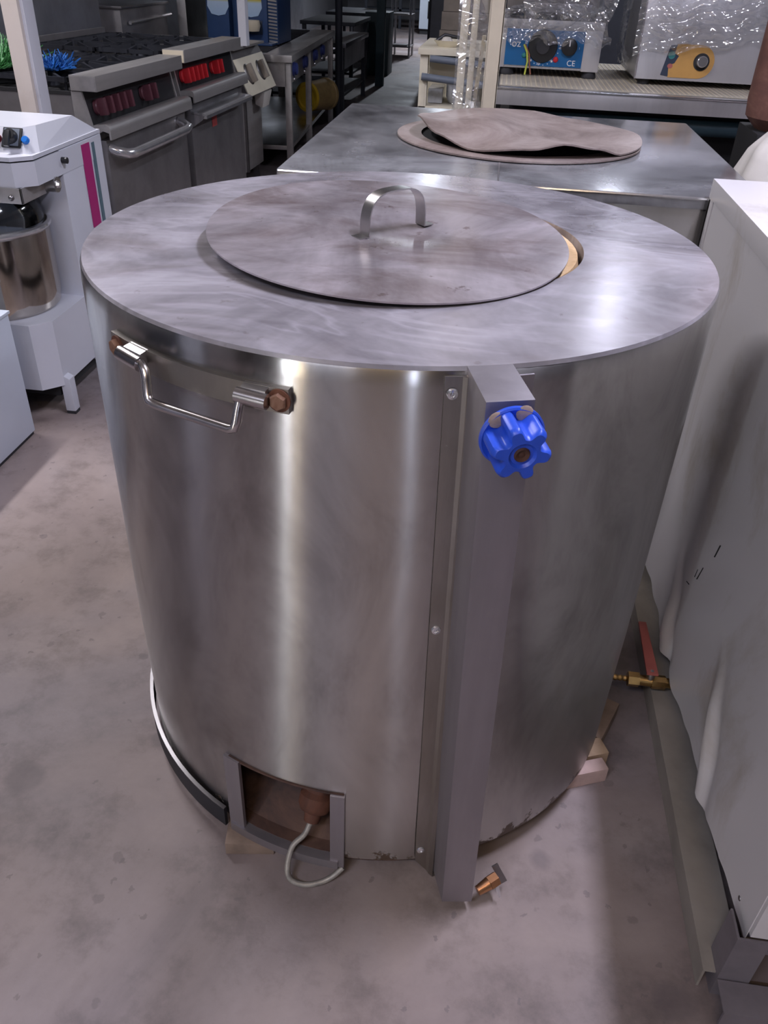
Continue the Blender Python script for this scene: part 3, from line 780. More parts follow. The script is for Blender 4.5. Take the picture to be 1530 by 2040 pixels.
for (fx, fy) in ((.632, -.610), (.62, .60), (1.26, .60)):
    part('frame_leg', MB().prism([(fx, fy), (fx + .05, fy), (fx + .05, fy + .004), (fx + .004, fy + .004), (fx + .004, fy + .05), (fx, fy + .05)], 0, .168 if fy < 0 else .30), 'frame_grey', cab)
part('frame_shelf', MB().box(.66, 1.29, -.60, .60, .12, .13), 'frame_grey', cab)
part('screw', MB().lathe([(0, .003), (.004, .002), (.005, 0)], (0, 0, 0), 12, mx=frame_mx((X0 - .002, -.545, .175), (0, 1, 0), (-1, 0, 0))), 'steel_dark', cab)
for (sy, sz, rot, ln) in ((.05, .365, 20, .022), (.07, .35, 12, .012), (.0, .46, 15, .018), (.10, .30, 70, .01)):
    part('scratch', MB().box(-.0012, .0012, -.0008, .0008, -ln, ln, 0, Matrix.Translation((X0 - .003 , sy, sz)) @ Matrix.Rotation(R(rot), 4, 'X')), 'flat_black', cab)
vy, vz = .006, .088
bv = MB().tube([(.66, vy, vz), (.632, vy, vz)], .0115, 12)
bv.tube([(.632, vy, vz), (.602, vy, vz)], .0155, 8)
bv.tube([(.602, vy, vz), (.575, vy, vz)], .0125, 14)
bv.tube([(.575, vy, vz), (.551, vy, vz)], .0165, 6)
val = part('ball_valve', bv, 'brass', cab, label='small brass ball valve at the foot of the cabinet')
nzp, nzr = [], []
for k in range(13):
    nzp.append((.551 - k * .0036, vy, vz)); nzr.append(.0068 if k % 3 else .0052)
part('hose_barb', MB().tube(nzp, .006, 12, radii=nzr), 'brass', val)
part('valve_stem', MB().lathe([(0, 0), (.009, 0), (.009, .018), (.006, .022), (0, .023)], (.598, vy, vz + .010), 12), 'steel', val)
part('valve_lever', MB().hexa([(.585, vy - .01, vz + .026), (.611, vy - .01, vz + .026), (.604, vy + .155, vz + .030), (.586, vy + .155, vz + .030)], [(.585, vy - .01, vz + .032), (.611, vy - .01, vz + .032), (.604, vy + .155, vz + .038), (.586, vy + .155, vz + .038)], .003), 'lever_red', val, label='faded red lever')

# ------------------------------------------------------------------ square oven behind
sq = thing('square_oven', 'square stainless clay oven with a wide flat top behind the drum', 'oven', (.2, 1.3, 0))
qx0, qx1, qy0, qy1, qz = -.392, .785, .735, 1.865, .95
part('top_plate', MB().box(qx0, qx1, qy0, qy1, qz - .028, qz, .006), 'oven_top', sq)
part('edge_lip', MB().tube([(qx0 + .004, qy0 + .0015, qz - .004), (qx1 - .004, qy0 + .0015, qz - .004)], .0042, 8), 'chrome', sq)
part('top_seam', MB().box(.150, .154, qy0 + .01, 1.02, qz, qz + .0012), 'chrome', sq)
part('front_panel', MB().box(qx0 + .012, qx1 - .012, qy0 + .010, qy0 + .022, .10, qz - .028, .002), 'oven_side', sq)
part('side_panel', MB().box(qx0 + .012, qx0 + .022, qy0 + .02, qy1 - .02, .10, qz - .028), 'oven_side', sq)
part('side_panel', MB().box(qx1 - .022, qx1 - .012, qy0 + .02, qy1 - .02, .10, qz - .028), 'oven_side', sq)
part('back_panel', MB().box(qx0 + .012, qx1 - .012, qy1 - .022, qy1 - .012, .10, qz - .028), 'oven_side', sq)
for sx in (qx0 + .03, qx1 - .07):
    for sy in (qy0 + .04, qy1 - .08):
        part('leg', MB().box(sx, sx + .04, sy, sy + .04, 0, .10), 'frame_grey', sq)
WC = (.20, 1.345)
part('mouth_ring', MB().lathe([(.29, .0), (.355, .0), (.362, .003), (.362, .007), (.352, .009), (.29, .008)], (WC[0], WC[1], qz), 72), 'warp', sq, label='worn pinkish ring round the oven mouth')
part('mouth_shade', MB().lathe([(0, .002), (.292, .002), (.292, .0)], (WC[0], WC[1], qz), 48), 'flat_black', sq)  # black disc put in for the dark inside the oven mouth
wl = thing('warped_lid', 'buckled rusty sheet lid lying on the square oven', 'lid', (WC[0], WC[1], qz))
knots = [(-180, .020), (-150, .022), (-120, .020), (-95, .034), (-72, .048), (-50, .022), (-28, -.002), (0, .016), (16, .034), (32, .020), (50, -.004), (75, -.002), (100, .008), (130, .004), (155, .006), (180, .020)]
def kn(d):
    for (a, x), (b, y) in zip(knots, knots[1:]):
        if a <= d <= b:
            t = (d - a) / (b - a); t = t * t * (3 - 2 * t)
            return x + (y - x) * t
    return 0
def wl_pt(r, a):
    d = math.degrees(a); d = (d + 180) % 360 - 180
    x, y = r * math.sin(a), -r * math.cos(a)
    f = (r / .35)
    hump = .034 * math.exp(-((x + .14) ** 2 / .010 + (y - .06) ** 2 / .04)) - .010 * math.exp(-((x - .10) ** 2 / .02 + (y - .05) ** 2 / .03))
    return Vector((WC[0] + .030 + x, WC[1] + y, qz + .018 + kn(d) * f ** 2 + hump * (1 - f ** 3) + .006 * (1 - f)))
wm = MB(); rings = []
for r in (0, .04, .08, .12, .16, .20, .24, .28, .305, .322, .333):
    rings.append([wm.bm.verts.new(wl_pt(0, 0))] if r == 0 else [wm.bm.verts.new(wl_pt(r, 2 * math.pi * k / 96)) for k in range(96)])
fs = []
for a, b in zip(rings, rings[1:]):
    for k in range(96):
        fs.append(wm.bm.faces.new((a[0], b[k], b[(k + 1) % 96]) if len(a) == 1 else (a[k], b[k], b[(k + 1) % 96], a[(k + 1) % 96])))
bmesh.ops.recalc_face_normals(wm.bm, faces=fs)
if fs[0].normal.z < 0: bmesh.ops.reverse_faces(wm.bm, faces=fs)
bmesh.ops.solidify(wm.bm, geom=fs, thickness=.004)
part('lid_sheet', wm, 'warp', wl, ang=60)

# ------------------------------------------------------------------ cream channel post and pine sticks
cp = thing('channel_post', 'cream painted steel channel standing upright on the back of the square oven', 'post', (.1, 1.83, qz))
part('channel', MB().box(.075, .121, 1.828, 1.832, qz, 2.6).box(.072, .076, 1.828, 1.856, qz, 2.6).box(.118, .122, 1.828, 1.856, qz, 2.6), 'cream', cp)
wrap = MB().grid(lambda u, v: (-.03 + .112 * u, 1.845 - .012 * math.sin(u * 9 + v * 20) - .015 * math.sin(u * math.pi), qz + .002 + v * .42), 10, 24)
part('film_wrap', wrap, 'film', cp, label='clear film stretched round the post and sticks')
def stick(x0, x1, y, w, d, z1, lab, x0b=None):
    b = [Vector((x0, y, 0)), Vector((x0 + w, y, 0)), Vector((x0 + w, y + d, 0)), Vector((x0, y + d, 0))]
    t = [Vector((x1, y, z1)), Vector((x1 + w, y, z1)), Vector((x1 + w, y + d, z1)), Vector((x1, y + d, z1))]
    return solo('pine_stick', MB().hexa(b, t, .002), 'stick', lab, 'stick', 'pine sticks by the cream post')
stick(-.024, -.024, 1.90, .026, .03, 2.4, 'thickest raw pine stick left of the cream channel post')
stick(.010, .016, 1.90, .021, .025, 2.3, 'knotty pine stick, second from the left by the cream post')
stick(-.035, .052, 1.94, .014, .02, 1.175, 'short slanting pine stick touching the cream channel post')

# ------------------------------------------------------------------ steel stand with wrapped appliances
stn = thing('steel_stand', 'long low stainless stand carrying the wrapped appliances', 'stand', (.8, 3.1, 0))
SZ, SY = .93, 2.755
part('stand_top', MB().box(.105, 1.75, SY, 4.05, SZ - .012, SZ, .003), 'steel', stn)
part('fascia', MB().box(.108, 1.75, SY - .004, SY + .006, SZ - .072, SZ - .006, .002), 'sheet', stn)
part('fascia_lip', MB().box(.106, 1.75, SY - .008, SY + .012, SZ - .010, SZ - .0002, .003), 'chrome', stn)
for sx in (.14, 1.68):
    for sy in (SY + .05, 3.95):
        part('leg', MB().box(sx, sx + .04, sy, sy + .04, 0, SZ - .01), 'steel_dark', stn)
part('under_shade', MB().box(.12, 1.74, SY + .16, SY + .18, .1, SZ - .02), 'flat_black', stn)  # black sheet standing in for the shade under the stand
part('under_rail', MB().tube([(.3, SY + .08, .80), (1.7, SY + .08, .80)], .035, 12).tube([(1.0, SY - .0, .60), (1.7, SY - .0, .60)], .03, 12), 'dim_teal', stn)
mt_ = solo('grip_mat', MB().box(.125, 1.70, SY + .03, 4.0, SZ, SZ + .003), 'mat', 'thin beige ribbed mat lying on the steel stand', 'mat')
rb = MB()
for k in range(70):
    rb.box(.13 + k * .0225, .1375 + k * .0225, SY + .035, 3.99, SZ + .003, SZ + .0042)
rbo = bpy.data.objects.new('mat_rib', rb.mesh('mat_rib', M['cream'])); COL.objects.link(rbo); rbo.parent = mt_; tag(rbo, None, None, None, 'stuff')

# blue crepe plate
ap = thing('hot_plate', 'square electric hot plate with a blue control panel under clear film', 'hot plate', (.36, 3.2, SZ))
fy = 3.195
bz0, bz1 = SZ + .035, SZ + .235
part('body', MB().box(.115, .585, fy, fy + .46, bz0, bz1, .004), 'sheet', ap)
part('corner_trim', MB().box(.505, .587, fy - .006, fy + .01, bz0 - .002, bz1 - .03, .003), 'sheet', ap)
part('top_flange', MB().box(.110, .59, fy - .008, fy + .01, bz1 - .03, bz1 + .004, .003), 'sheet', ap)
part('control_panel', MB().box(.135, .505, fy - .006, fy + .004, bz0 + .012, bz1 - .036, .001), 'panel_blue', ap, label='blue printed control panel')
part('panel_trim', MB().box(.135, .507, fy - .008, fy + .002, bz0 + .003, bz0 + .010), 'chrome', ap)
for sx in (.15, .55):
    for sy in (fy + .03, fy + .42):
        part('foot', MB().lathe([(0, 0), (.034, 0), (.036, .006), (.028, .03), (.022, .037), (0, .037)], (sx, sy, SZ + .0043), 20), 'rubber', ap)
ymx = lambda x, z: frame_mx((x, fy - .006, z), (1, 0, 0), (0, -1, 0))
pcz = bz0 + .095
dl = part('dial', MB().lathe([(0, .012), (.036, .012), (.040, .010), (.066, .007), (.070, .0)], mx=ymx(.312, pcz), seg=40), 'black', ap, label='large black thermostat dial')
part('dial_cap', MB().lathe([(0, .020), (.030, .020), (.034, .016), (.034, .010)], mx=ymx(.312, pcz), seg=32), 'rubber', dl)
kn2 = part('switch_knob', MB().lathe([(0, .022), (.030, .022), (.036, .018), (.038, .0)], mx=ymx(.437, pcz + .004), seg=32), 'black', ap)
part('knob_pointer', MB().box(.4345, .4395, fy - .030, fy - .027, pcz + .008, pcz + .034), 'print_white', kn2)
part('indicator_lamp', MB().lathe([(0, .008), (.009, .006), (.013, 0)], mx=ymx(.380, bz0 + .043), seg=18), 'knob_red', ap)
part('indicator_lamp', MB().lathe([(0, .008), (.008, .006), (.012, 0)], mx=ymx(.228, bz0 + .055), seg=18), 'teal', ap)
text('CE', .034, frame_mx((.455, fy - .0066, bz0 + .030), (1, 0, 0), (0, -1, 0)), 'print_white', ap, 'lettering')
text('oz', .046, frame_mx((.185, fy - .0066, bz0 + .103), (1, 0, 0), (0, -1, 0)), 'print_white', ap, 'lettering')
tk = MB()
for a in range(-210, 31, 16):
    rr0 = .078
    cx_, cz_ = .312 + rr0 * math.cos(R(a)), pcz + rr0 * math.sin(R(a))
    q = .0042 if a % 80 == -210 % 80 else .0018
    tk.box(cx_ - q, cx_ + q, fy - .0072, fy - .0060, cz_ - q, cz_ + q)
part('dial_marks', tk, 'print_white', ap, kind='stuff')
for (x, z, t_) in ((.232, pcz + .012, '50'), (.412 - .012, pcz - .003, '300'), (.300, bz0 + .022, '200'), (.352, bz0 + .040, '250'), (.497 - .012, pcz, '1')):
    text(t_, .013, frame_mx((x, fy - .0066, z), (1, 0, 0), (0, -1, 0)), 'print_white', ap, 'lettering')
part('loose_wire', MB().tube([(.222, fy - .008, bz0 + .10), (.240, fy - .016, bz0 + .07), (.247, fy - .02, bz0 + .03), (.240, fy - .03, SZ + .01)], .0045, 8), 'wire_yg', ap, label='yellow green wire end')
part('loose_wire', MB().tube([(.228, fy - .008, bz0 + .10), (.252, fy - .016, bz0 + .06), (.258, fy - .02, bz0 + .02), (.268, fy - .03, SZ + .012)], .004, 8), 'wire_br', ap, label='brown wire end')
part('griddle', MB().lathe([(0, .03), (.20, .03), (.21, .024), (.21, 0), (0, 0)], (.35, fy + .23, bz1 + .003), 56), 'cast', ap)
part('plate_guard', MB().box(.21, .52, fy + .04, fy + .05, bz1, bz1 + .07, .003).box(.12, .58, fy + .36, fy + .38, bz1, bz1 + .30, .003), 'steel_dark', ap)
def crumple(cx, cy, w, d, z0, h, seed, nu=36, nv=26):
    rs = random.Random(seed)
    ph = [rs.uniform(0, 6.28) for _ in range(8)]
    def fn(u, v):
        # draped front sheet: from the top back over the front edge and down
        x = cx + (u - .5) * w
        if v < .5:
            y = cy + d * (1 - v * 2); z = z0 + h
        else:
            y = cy; z = z0 + h * (1 - (v - .5) * 2)
        k = .016
        x += k * math.sin(9 * v + ph[0] + 4 * u) ; z += k * .8 * math.sin(17 * u + ph[1] + 5 * v) + .009 * math.sin(43 * u + 21 * v + ph[2])
        y += -k * (1 + math.sin(13 * u + ph[3] + 7 * v)) - .008 * math.sin(37 * v - 29 * u + ph[4])
        return (x, y, z)
    return MB().grid(fn, nu, nv)
part('film_wrap', crumple(.36, fy - .03, .50, .42, bz1 - .085, .12, 3), 'film', ap, label='clear film over the hot plate top', ang=180)
part('film_wrap', crumple(.42, fy + .02, .42, .34, bz1 + .02, .20, 5), 'film', ap, label='crumpled clear film bundle on top', ang=180)

# stainless appliance
sa = thing('stainless_appliance', 'large stainless box appliance with an amber sticker under crumpled film', 'appliance', (1.1, 3.2, SZ))
ay = 3.085
part('body', MB().hexa([(.752, ay, SZ + .028), (1.75, ay, SZ + .028), (1.75, ay + .62, SZ + .028), (.752, ay + .62, SZ + .028)], [(.752, ay + .05, SZ + .42), (1.75, ay + .05, SZ + .42), (1.75, ay + .62, SZ + .42), (.752, ay + .62, SZ + .42)], .003), 'sheet', sa)
part('edge_trim', MB().hexa([(.748, ay - .002, SZ + .028), (.755, ay - .002, SZ + .028), (.755, ay + .004, SZ + .028), (.748, ay + .004, SZ + .028)], [(.748, ay + .048, SZ + .42), (.755, ay + .048, SZ + .42), (.755, ay + .054, SZ + .42), (.748, ay + .054, SZ + .42)]), 'chrome', sa)
for sx in (.80, 1.40):
    part('foot', MB().lathe([(0, 0), (.028, 0), (.026, .028), (0, .028)], (sx, ay + .05, SZ + .0043), 18), 'rubber', sa)
sl_ = Vector((0, .05, .392)).normalized()
def amx(x, z):
    y = ay + .05 * (z - SZ - .028) / .392
    return frame_mx((x, y - .001, z), (1, 0, 0), Vector((0, -sl_.z, sl_.y)))
mxs = amx(1.00, SZ + .108)
poly = [(-.10, -.068)] + [(.03 + .068 * math.cos(a), .068 * math.sin(a)) for a in [R(-90 + 180 * k / 16) for k in range(17)]] + [(-.08, .068), (-.085, .03), (-.065, .02), (-.08, -.01), (-.11, -.02)]
part('sticker', MB().prism(poly, 0, .0015, mxs), 'amber', sa, label='amber control sticker')
part('sticker_edge', MB().prism([(-.135, -.060), (-.10, -.064), (-.105, -.02), (-.08, -.01), (-.065, .02), (-.085, .03), (-.08, .066), (-.11, .060)], 0, .0022, mxs), 'ink', sa)
part('sticker_spot', MB().prism([(-.098 + .016 * math.cos(R(a)), .022 + .016 * math.sin(R(a))) for a in range(0, 360, 24)], .001, .003, mxs), 'teal', sa)
part('sticker_spot', MB().prism([(-.098 + .012 * math.cos(R(a)), -.022 + .010 * math.sin(R(a))) for a in range(0, 360, 24)], .001, .003, mxs), 'lever_red', sa)
kk = part('knob_collar', MB().lathe([(0, .004), (.036, .004), (.036, 0)], mx=mxs @ Matrix.Translation((.040, 0, .001)), seg=32), 'black', sa)
part('control_knob', MB().lathe([(0, .030), (.020, .030), (.0235, .027), (.025, .004)], mx=mxs @ Matrix.Translation((.040, 0, .003)), seg=32), 'chrome', kk)
def crum2(u, v):
    x = .72 + .86 * u; z = SZ + .42 - .30 * v * (1 - .35 * u)
    y = ay + .05 * (z - SZ - .028) / .392 - .012 - .018 * abs(math.sin(9 * u + 14 * v)) - .010 * abs(math.sin(31 * u - 17 * v + 1)) - .03 * math.exp(-((u - .45) / .3) ** 2) * (1 - v)
    return (x, y, z + .012 * math.sin(23 * u))
part('film_wrap', MB().grid(crum2, 48, 26), 'film', sa, label='crumpled shiny film over the front', ang=180)
def crum3(u, v):
    y = ay + .55 * u; z = SZ + .42 - .36 * v
    return (.735 - .02 * abs(math.sin(11 * v + 5 * u)) - .05 * math.sin(v * math.pi) * (1 - u) - .012 * abs(math.sin(29 * v + 9 * u)), y, z)
part('film_wrap', MB().grid(crum3, 20, 22), 'film', sa, label='film bunched at the left side', ang=180)
# rusty tank and sack at the right edge
rtk = thing('rusty_tank', 'rusty brown metal tank at the right edge of the picture', 'tank', (.92, 1.35, .0))
tx, ty = 1.03, 1.55
part('tank_shell', MB().lathe([(0, 0), (.10, .0), (.135, .035), (.14, .08), (.14, .70), (.12, .78), (0, .80)], (tx, ty, .99), 40), 'rust_tank', rtk)
part('tank_stand', MB().box(tx - .12, tx + .12, ty - .12, ty + .12, .0, .991, .006), 'flat_black', rtk)
sk = MB(); SKX = .955
def sackf(u, v):
    a = 2 * math.pi * u
    prof = [(.155, .0), (.175, .12), (.17, .25), (.14, .33), (.08, .39), (.012, .405)]
    i = min(int(v * 5), 4); t = v * 5 - i
    r = prof[i][0] * (1 - t) + prof[i + 1][0] * t; z = prof[i][1] * (1 - t) + prof[i + 1][1] * t
    r *= 1 + .05 * math.sin(5 * a + 3 * v) + .03 * math.sin(11 * a)
    return (SKX + r * math.cos(a), 1.13 + r * math.sin(a), .66 + z + .03 * math.sin(2 * a + 1) * v)
sko = thing('plastic_sack', 'off white plastic sack slumped behind the white cabinet', 'sack', (.968, 1.13, .0))
part('sack_body', sk.grid(sackf, 48, 22), 'bag', sko, ang=180)
part('crate', MB().box(.82, 1.10, .98, 1.28, 0, .66, .01), 'flat_black', sko)

# cream cabinet with grey tubes
cc_ = thing('cream_cabinet', 'ivory cabinet with two grey tube rails beside the pine sticks', 'cabinet', (-.1, 3.3, 0))
cy_ = 3.2
part('top_slab', MB().box(-.285, .10, cy_ - .02, cy_ + .62, 1.000, 1.028, .004), 'cream_cab', cc_)
part('side_upright', MB().box(-.275, -.235, cy_, cy_ + .06, .0, 1.0, .003), 'cream_cab', cc_)
part('back_panel', MB().box(-.275, 0.095, cy_ + .50, cy_ + .52, .0, 1.0), 'cream_cab', cc_)
part('upper_panel', MB().box(-.235, 0.095, cy_ + .10, cy_ + .12, .885, 1.0), 'cream_cab', cc_)
part('shelf', MB().box(-.275, 0.095, cy_, cy_ + .5, .755, .772, .002), 'cream_cab', cc_)
part('tube_rail', MB().tube([(-.225, cy_ - .015, .985), (.09, cy_ - .015, .965)], .016, 14), 'grey_tube', cc_)
part('tube_rail', MB().tube([(-.215, cy_ + .04, 1.0), (.09, cy_ + .04, .985)], .012, 14), 'grey_tube', cc_)
part('tube_rail', MB().tube([(-.262, cy_ - .015, .905), (.09, cy_ - .015, .878)], .017, 14), 'grey_tube', cc_)
part('drop_leg', MB().box(-.262, -.245, cy_ - .002, cy_ + .02, .77, .89), 'cream_cab', cc_)
gt_ = solo('plastic_tub', MB().box(-.235, -.16, cy_ + .10, cy_ + .32, .774, .84, .008), 'glassy', 'low clear plastic tub on the ivory cabinet shelf, left one', 'tub')
gt2 = solo('plastic_tub', MB().lathe([(0, 0), (.05, 0), (.065, .03), (.066, .085), (.06, .09), (.055, .03), (0, .015)], (-.08, cy_ + .16, .773), 28), 'glassy', 'round clear tub on the ivory cabinet shelf by the post', 'tub')
gp = thing('glue_pot', 'small cream dish holding a dark tool on the ivory cabinet', 'dish', (-.17, cy_ + .16, 1.028))
part('dish', MB().lathe([(0, 0), (.05, 0), (.075, .028), (.072, .028), (.048, .006), (0, .006)], (-.15, cy_ + .14, 1.0285), 28), 'cream_cab', gp)
part('dish_lump', MB().lathe([(0, .04), (.02, .036), (.034, .018), (.036, .004)], (-.16, cy_ + .14, 1.032), 20), 'bag', gp)
part('tool', MB().tube([(-.21, cy_ + .12, 1.052), (-.17, cy_ + .14, 1.078), (-.10, cy_ + .16, 1.066)], .008, 8), 'black', gp)
for k in range(3):
    z0 = .92 + .10 * k
    labs = ['grey brown carton at the bottom of the stack beyond the ivory cabinet', 'grey brown carton in the middle of the far stack', 'open grey brown carton on top of the far stack']
    solo('carton', MB().box(-.29 + .008 * k, .05, 4.6, 5.0, z0, z0 + .098, .003), 'carton', labs[k], 'box', 'cartons in the far stack')
solo('carton_pallet', MB().box(-.27, .05, 4.62, 5.0, 0, .92, .01), 'dim_dark', 'dark tall chest under the cartons', 'chest')

# ------------------------------------------------------------------ spiral mixer on the left
mx_ = thing('spiral_mixer', 'white spiral dough mixer with a magenta stripe left of the drum', 'mixer', (-1.5, 1.3, 0))
XR = -1.27
part('column', MB().box(-1.82, XR, 1.345, 1.665, .10, .832, .006), 'white', mx_)
def octo(x0, x1, y0, y1, c): return [(x0, y0), (x1 - c, y0), (x1, y0 + c), (x1, y1), (x0, y1)]
base = MB()
base.prism(octo(-1.86, XR + .002, 1.035, 1.60, .055), .112, .345)
part('base', base, 'white', mx_, smooth=False)
part('base_under', MB().box(-1.80, XR - .02, 1.09, 1.60, .07, .113), 'flat_black', mx_)
for (lx, ly) in ((XR - .012, 1.09), (XR - .012, 1.60), (-1.85, 1.09)):
    lg = part('leg', MB().hexa([(lx, ly, .012), (lx + .034, ly, .012), (lx + .034, ly + .036, .012), (lx, ly + .036, .012)], [(lx, ly, .152), (lx + .034, ly, .135), (lx + .034, ly + .036, .135), (lx, ly + .036, .152)], .002), 'white', mx_)
    part('foot_pad', MB().box(lx + .001, lx + .033, ly + .001, ly + .035, 0, .013), 'rubber', lg)
hd = MB().prism(octo(-1.86, XR + .0015, 1.125, 1.64, .05), .758, .829)
part('head', hd, 'white', mx_, smooth=False)
cv = MB().prism(octo(-1.86, XR + .001, 1.122, 1.66, .05), .834, .846)
part('cover_lip', cv, 'white', mx_, smooth=False)
part('cover_seam', MB().prism(octo(-1.84, XR - .006, 1.130, 1.64, .05), .829, .8345), 'flat_black', mx_, smooth=False)
cov = MB()
cb = [(-1.86, 1.190), (-1.287, 1.190), (-1.272, 1.225), (-1.272, 1.645), (-1.86, 1.645)]
ct = [(-1.86, 1.236), (-1.322, 1.236), (-1.303, 1.285), (-1.297, 1.525), (-1.86, 1.525)]
vb = [cov.bm.verts.new((x, y, .846)) for x, y in cb]; vt = [cov.bm.verts.new((x, y, .913 if y < 1.5 else .908)) for x, y in ct]
cov.bm.faces.new(vt)
for k in range(5): cov.bm.faces.new((vb[k], vb[(k + 1) % 5], vt[(k + 1) % 5], vt[k]))
part('cover', cov, 'white', mx_, smooth=False)
sl2 = Vector((0, .046, .067)).normalized(); nf = Vector((0, -sl2.z, sl2.y))
def cmx(x, t, off=0): return frame_mx(Vector((x, 1.190 + .046 * t, .846 + .067 * t)) + nf * (off + .001), (1, 0, 0), nf)
sp_ = part('switch_plate', MB().box(-.031, .031, -.031, .031, 0, .006, .003, cmx(-1.347, .56)), 'black', mx_)
part('switch_face', MB().box(-.026, .024, -.026, .027, .006, .0075, .001, cmx(-1.347, .56)), 'grey_tube', sp_)
part('rotary_knob', MB().lathe([(0, .028), (.017, .028), (.020, .024), (.021, .007)], mx=cmx(-1.347, .56), seg=24).box(-.008, .008, -.038, .010, .024, .036, .003, cmx(-1.347, .56)), 'black', sp_)
part('push_button', MB().lathe([(0, .012), (.009, .012), (.0115, .009), (.012, 0)], mx=cmx(-1.303, .50), seg=20), 'blue_btn', mx_, label='round blue push button')
part('push_button', MB().lathe([(0, .012), (.011, .012), (.013, .009), (.014, 0)], mx=cmx(-1.395, .50), seg=20), 'red_dark', mx_, label='dark red push button')
part('stripe', MB().box(XR + .001, XR + .003, 1.497, 1.560, .545, .820), 'magenta', mx_, label='magenta stripe on the side')
part('stripe', MB().box(XR + .001, XR + .003, 1.577, 1.598, .545, .815), 'slate', mx_, label='slate grey stripe on the side')
part('peg', MB().tube([(XR - .002, 1.35, .800), (XR + .020, 1.35, .800)], .010, 14), 'black', mx_)
bar = MB().box(-1.80, XR - .03, 1.118, 1.124, .712, .758, .001).box(XR - .036, XR - .030, 1.118, 1.27, .712, .758, .001)
part('guard_bar', bar, 'range', mx_)
for bxx in (-1.40, -1.335):
    part('bar_bolt', MB().lathe([(0, .010), (.005, .009), (.009, .004), (.009, 0)], mx=frame_mx((bxx, 1.118, .730), (1, 0, 0), (0, -1, 0)), seg=14), 'steel_dark', mx_)
part('guard_hinge', MB().tube([(XR - .06, 1.285, .738), (XR + .006, 1.285, .738)], .024, 20), 'steel', mx_)
BX, BY, BR = -1.505, 1.215, .197
part('hinge_bolt', MB().lathe([(0, .008), (.009, .008), (.012, 0)], mx=frame_mx((XR + .006, 1.285, .738), (0, 1, 0), (1, 0, 0)), seg=8), 'chrome', mx_)
bw = MB().lathe([(0, .346), (BR * .93, .346), (BR * .97, .356), (BR, .40), (BR, .605), (BR + .006, .612), (BR + .006, .622), (BR - .004, .624), (BR - .006, .60), (BR - .006, .42), (0, .40)], (BX, BY, 0), 64)
bo = part('bowl', bw, 'bowl', mx_, label='polished steel bowl', ang=30)
part('bowl_rim', MB().lathe([(BR + .007, .612), (BR + .009, .617), (BR + .007, .623), (BR - .004, .626)], (BX, BY, 0), 64), 'chrome', bo)
part('spiral_hook', MB().tube([(BX + .05 * math.cos(t * .8), BY + .05 * math.sin(t * .8), .72 - t * .028) for t in [k * .5 for k in range(22)]], .012, 10), 'chrome', mx_)
gd = MB()
def guardf(u, v):
    a = R(-200 + 230 * u)
    r = (BR - .012) * (1 - .20 * v ** 2)
    return (BX + r * math.cos(a), BY + r * math.sin(a), .628 + .088 * v)
part('bowl_guard', gd.grid(guardf, 48, 8, .003), 'acrylic', mx_, label='clear moulded bowl guard')

# pale box at the far left
wb = thing('white_chest', 'low pale white chest cut off by the left edge below the mixer', 'chest', (-1.6, .5, 0))
part('body', MB().box(-1.95, -1.32, .30, .935, .012, .425, .006), 'white_box', wb)
part('lid', MB().box(-1.955, -1.316, .295, .94, .425, .435, .003), 'white_box', wb)
part('kick_strip', MB().box(-1.94, -1.325, .31, .93, 0, .012), 'rubber', wb)

for k, (y0, y1, mt, lab) in enumerate(((-1.02, -.45, 'dim_dark', 'tall dark refrigerator left of the drum, unseen, added to darken its reflection'), (-1.47, -1.08, 'white_box', 'narrow pale refrigerator left of the camera, unseen, added for a pale band on the drum'), (-2.10, -1.53, 'range_dark', 'tall steel refrigerator left of the camera, unseen, added to darken the drum reflection'), (-3.6, -2.6, 'dim_dark', 'dark tall cupboard near the front wall, unseen, added to darken the drum reflection'))):  # unseen, added to put dark and pale bands into the drum's reflection
    fx = thing('refrigerator', lab, 'refrigerator', (-2.2, y0, 0), 0, 'refrigerators added for the drum reflection')
    part('body', MB().box(-2.75, -1.98, y0, y1, .06, 1.85, .01), mt, fx)
    part('door', MB().box(-1.98, -1.945, y0 + .01, y1 - .01, .16, 1.83, .006), mt, fx)
    part('door_handle', MB().tube([(-1.93, y0 + .06, .8), (-1.905, y0 + .06, .82), (-1.905, y0 + .06, 1.2), (-1.93, y0 + .06, 1.22)], .01, 8), 'chrome', fx)
    part('kick_base', MB().box(-2.70, -2.0, y0 + .03, y1 - .03, 0, .06), 'flat_black', fx)

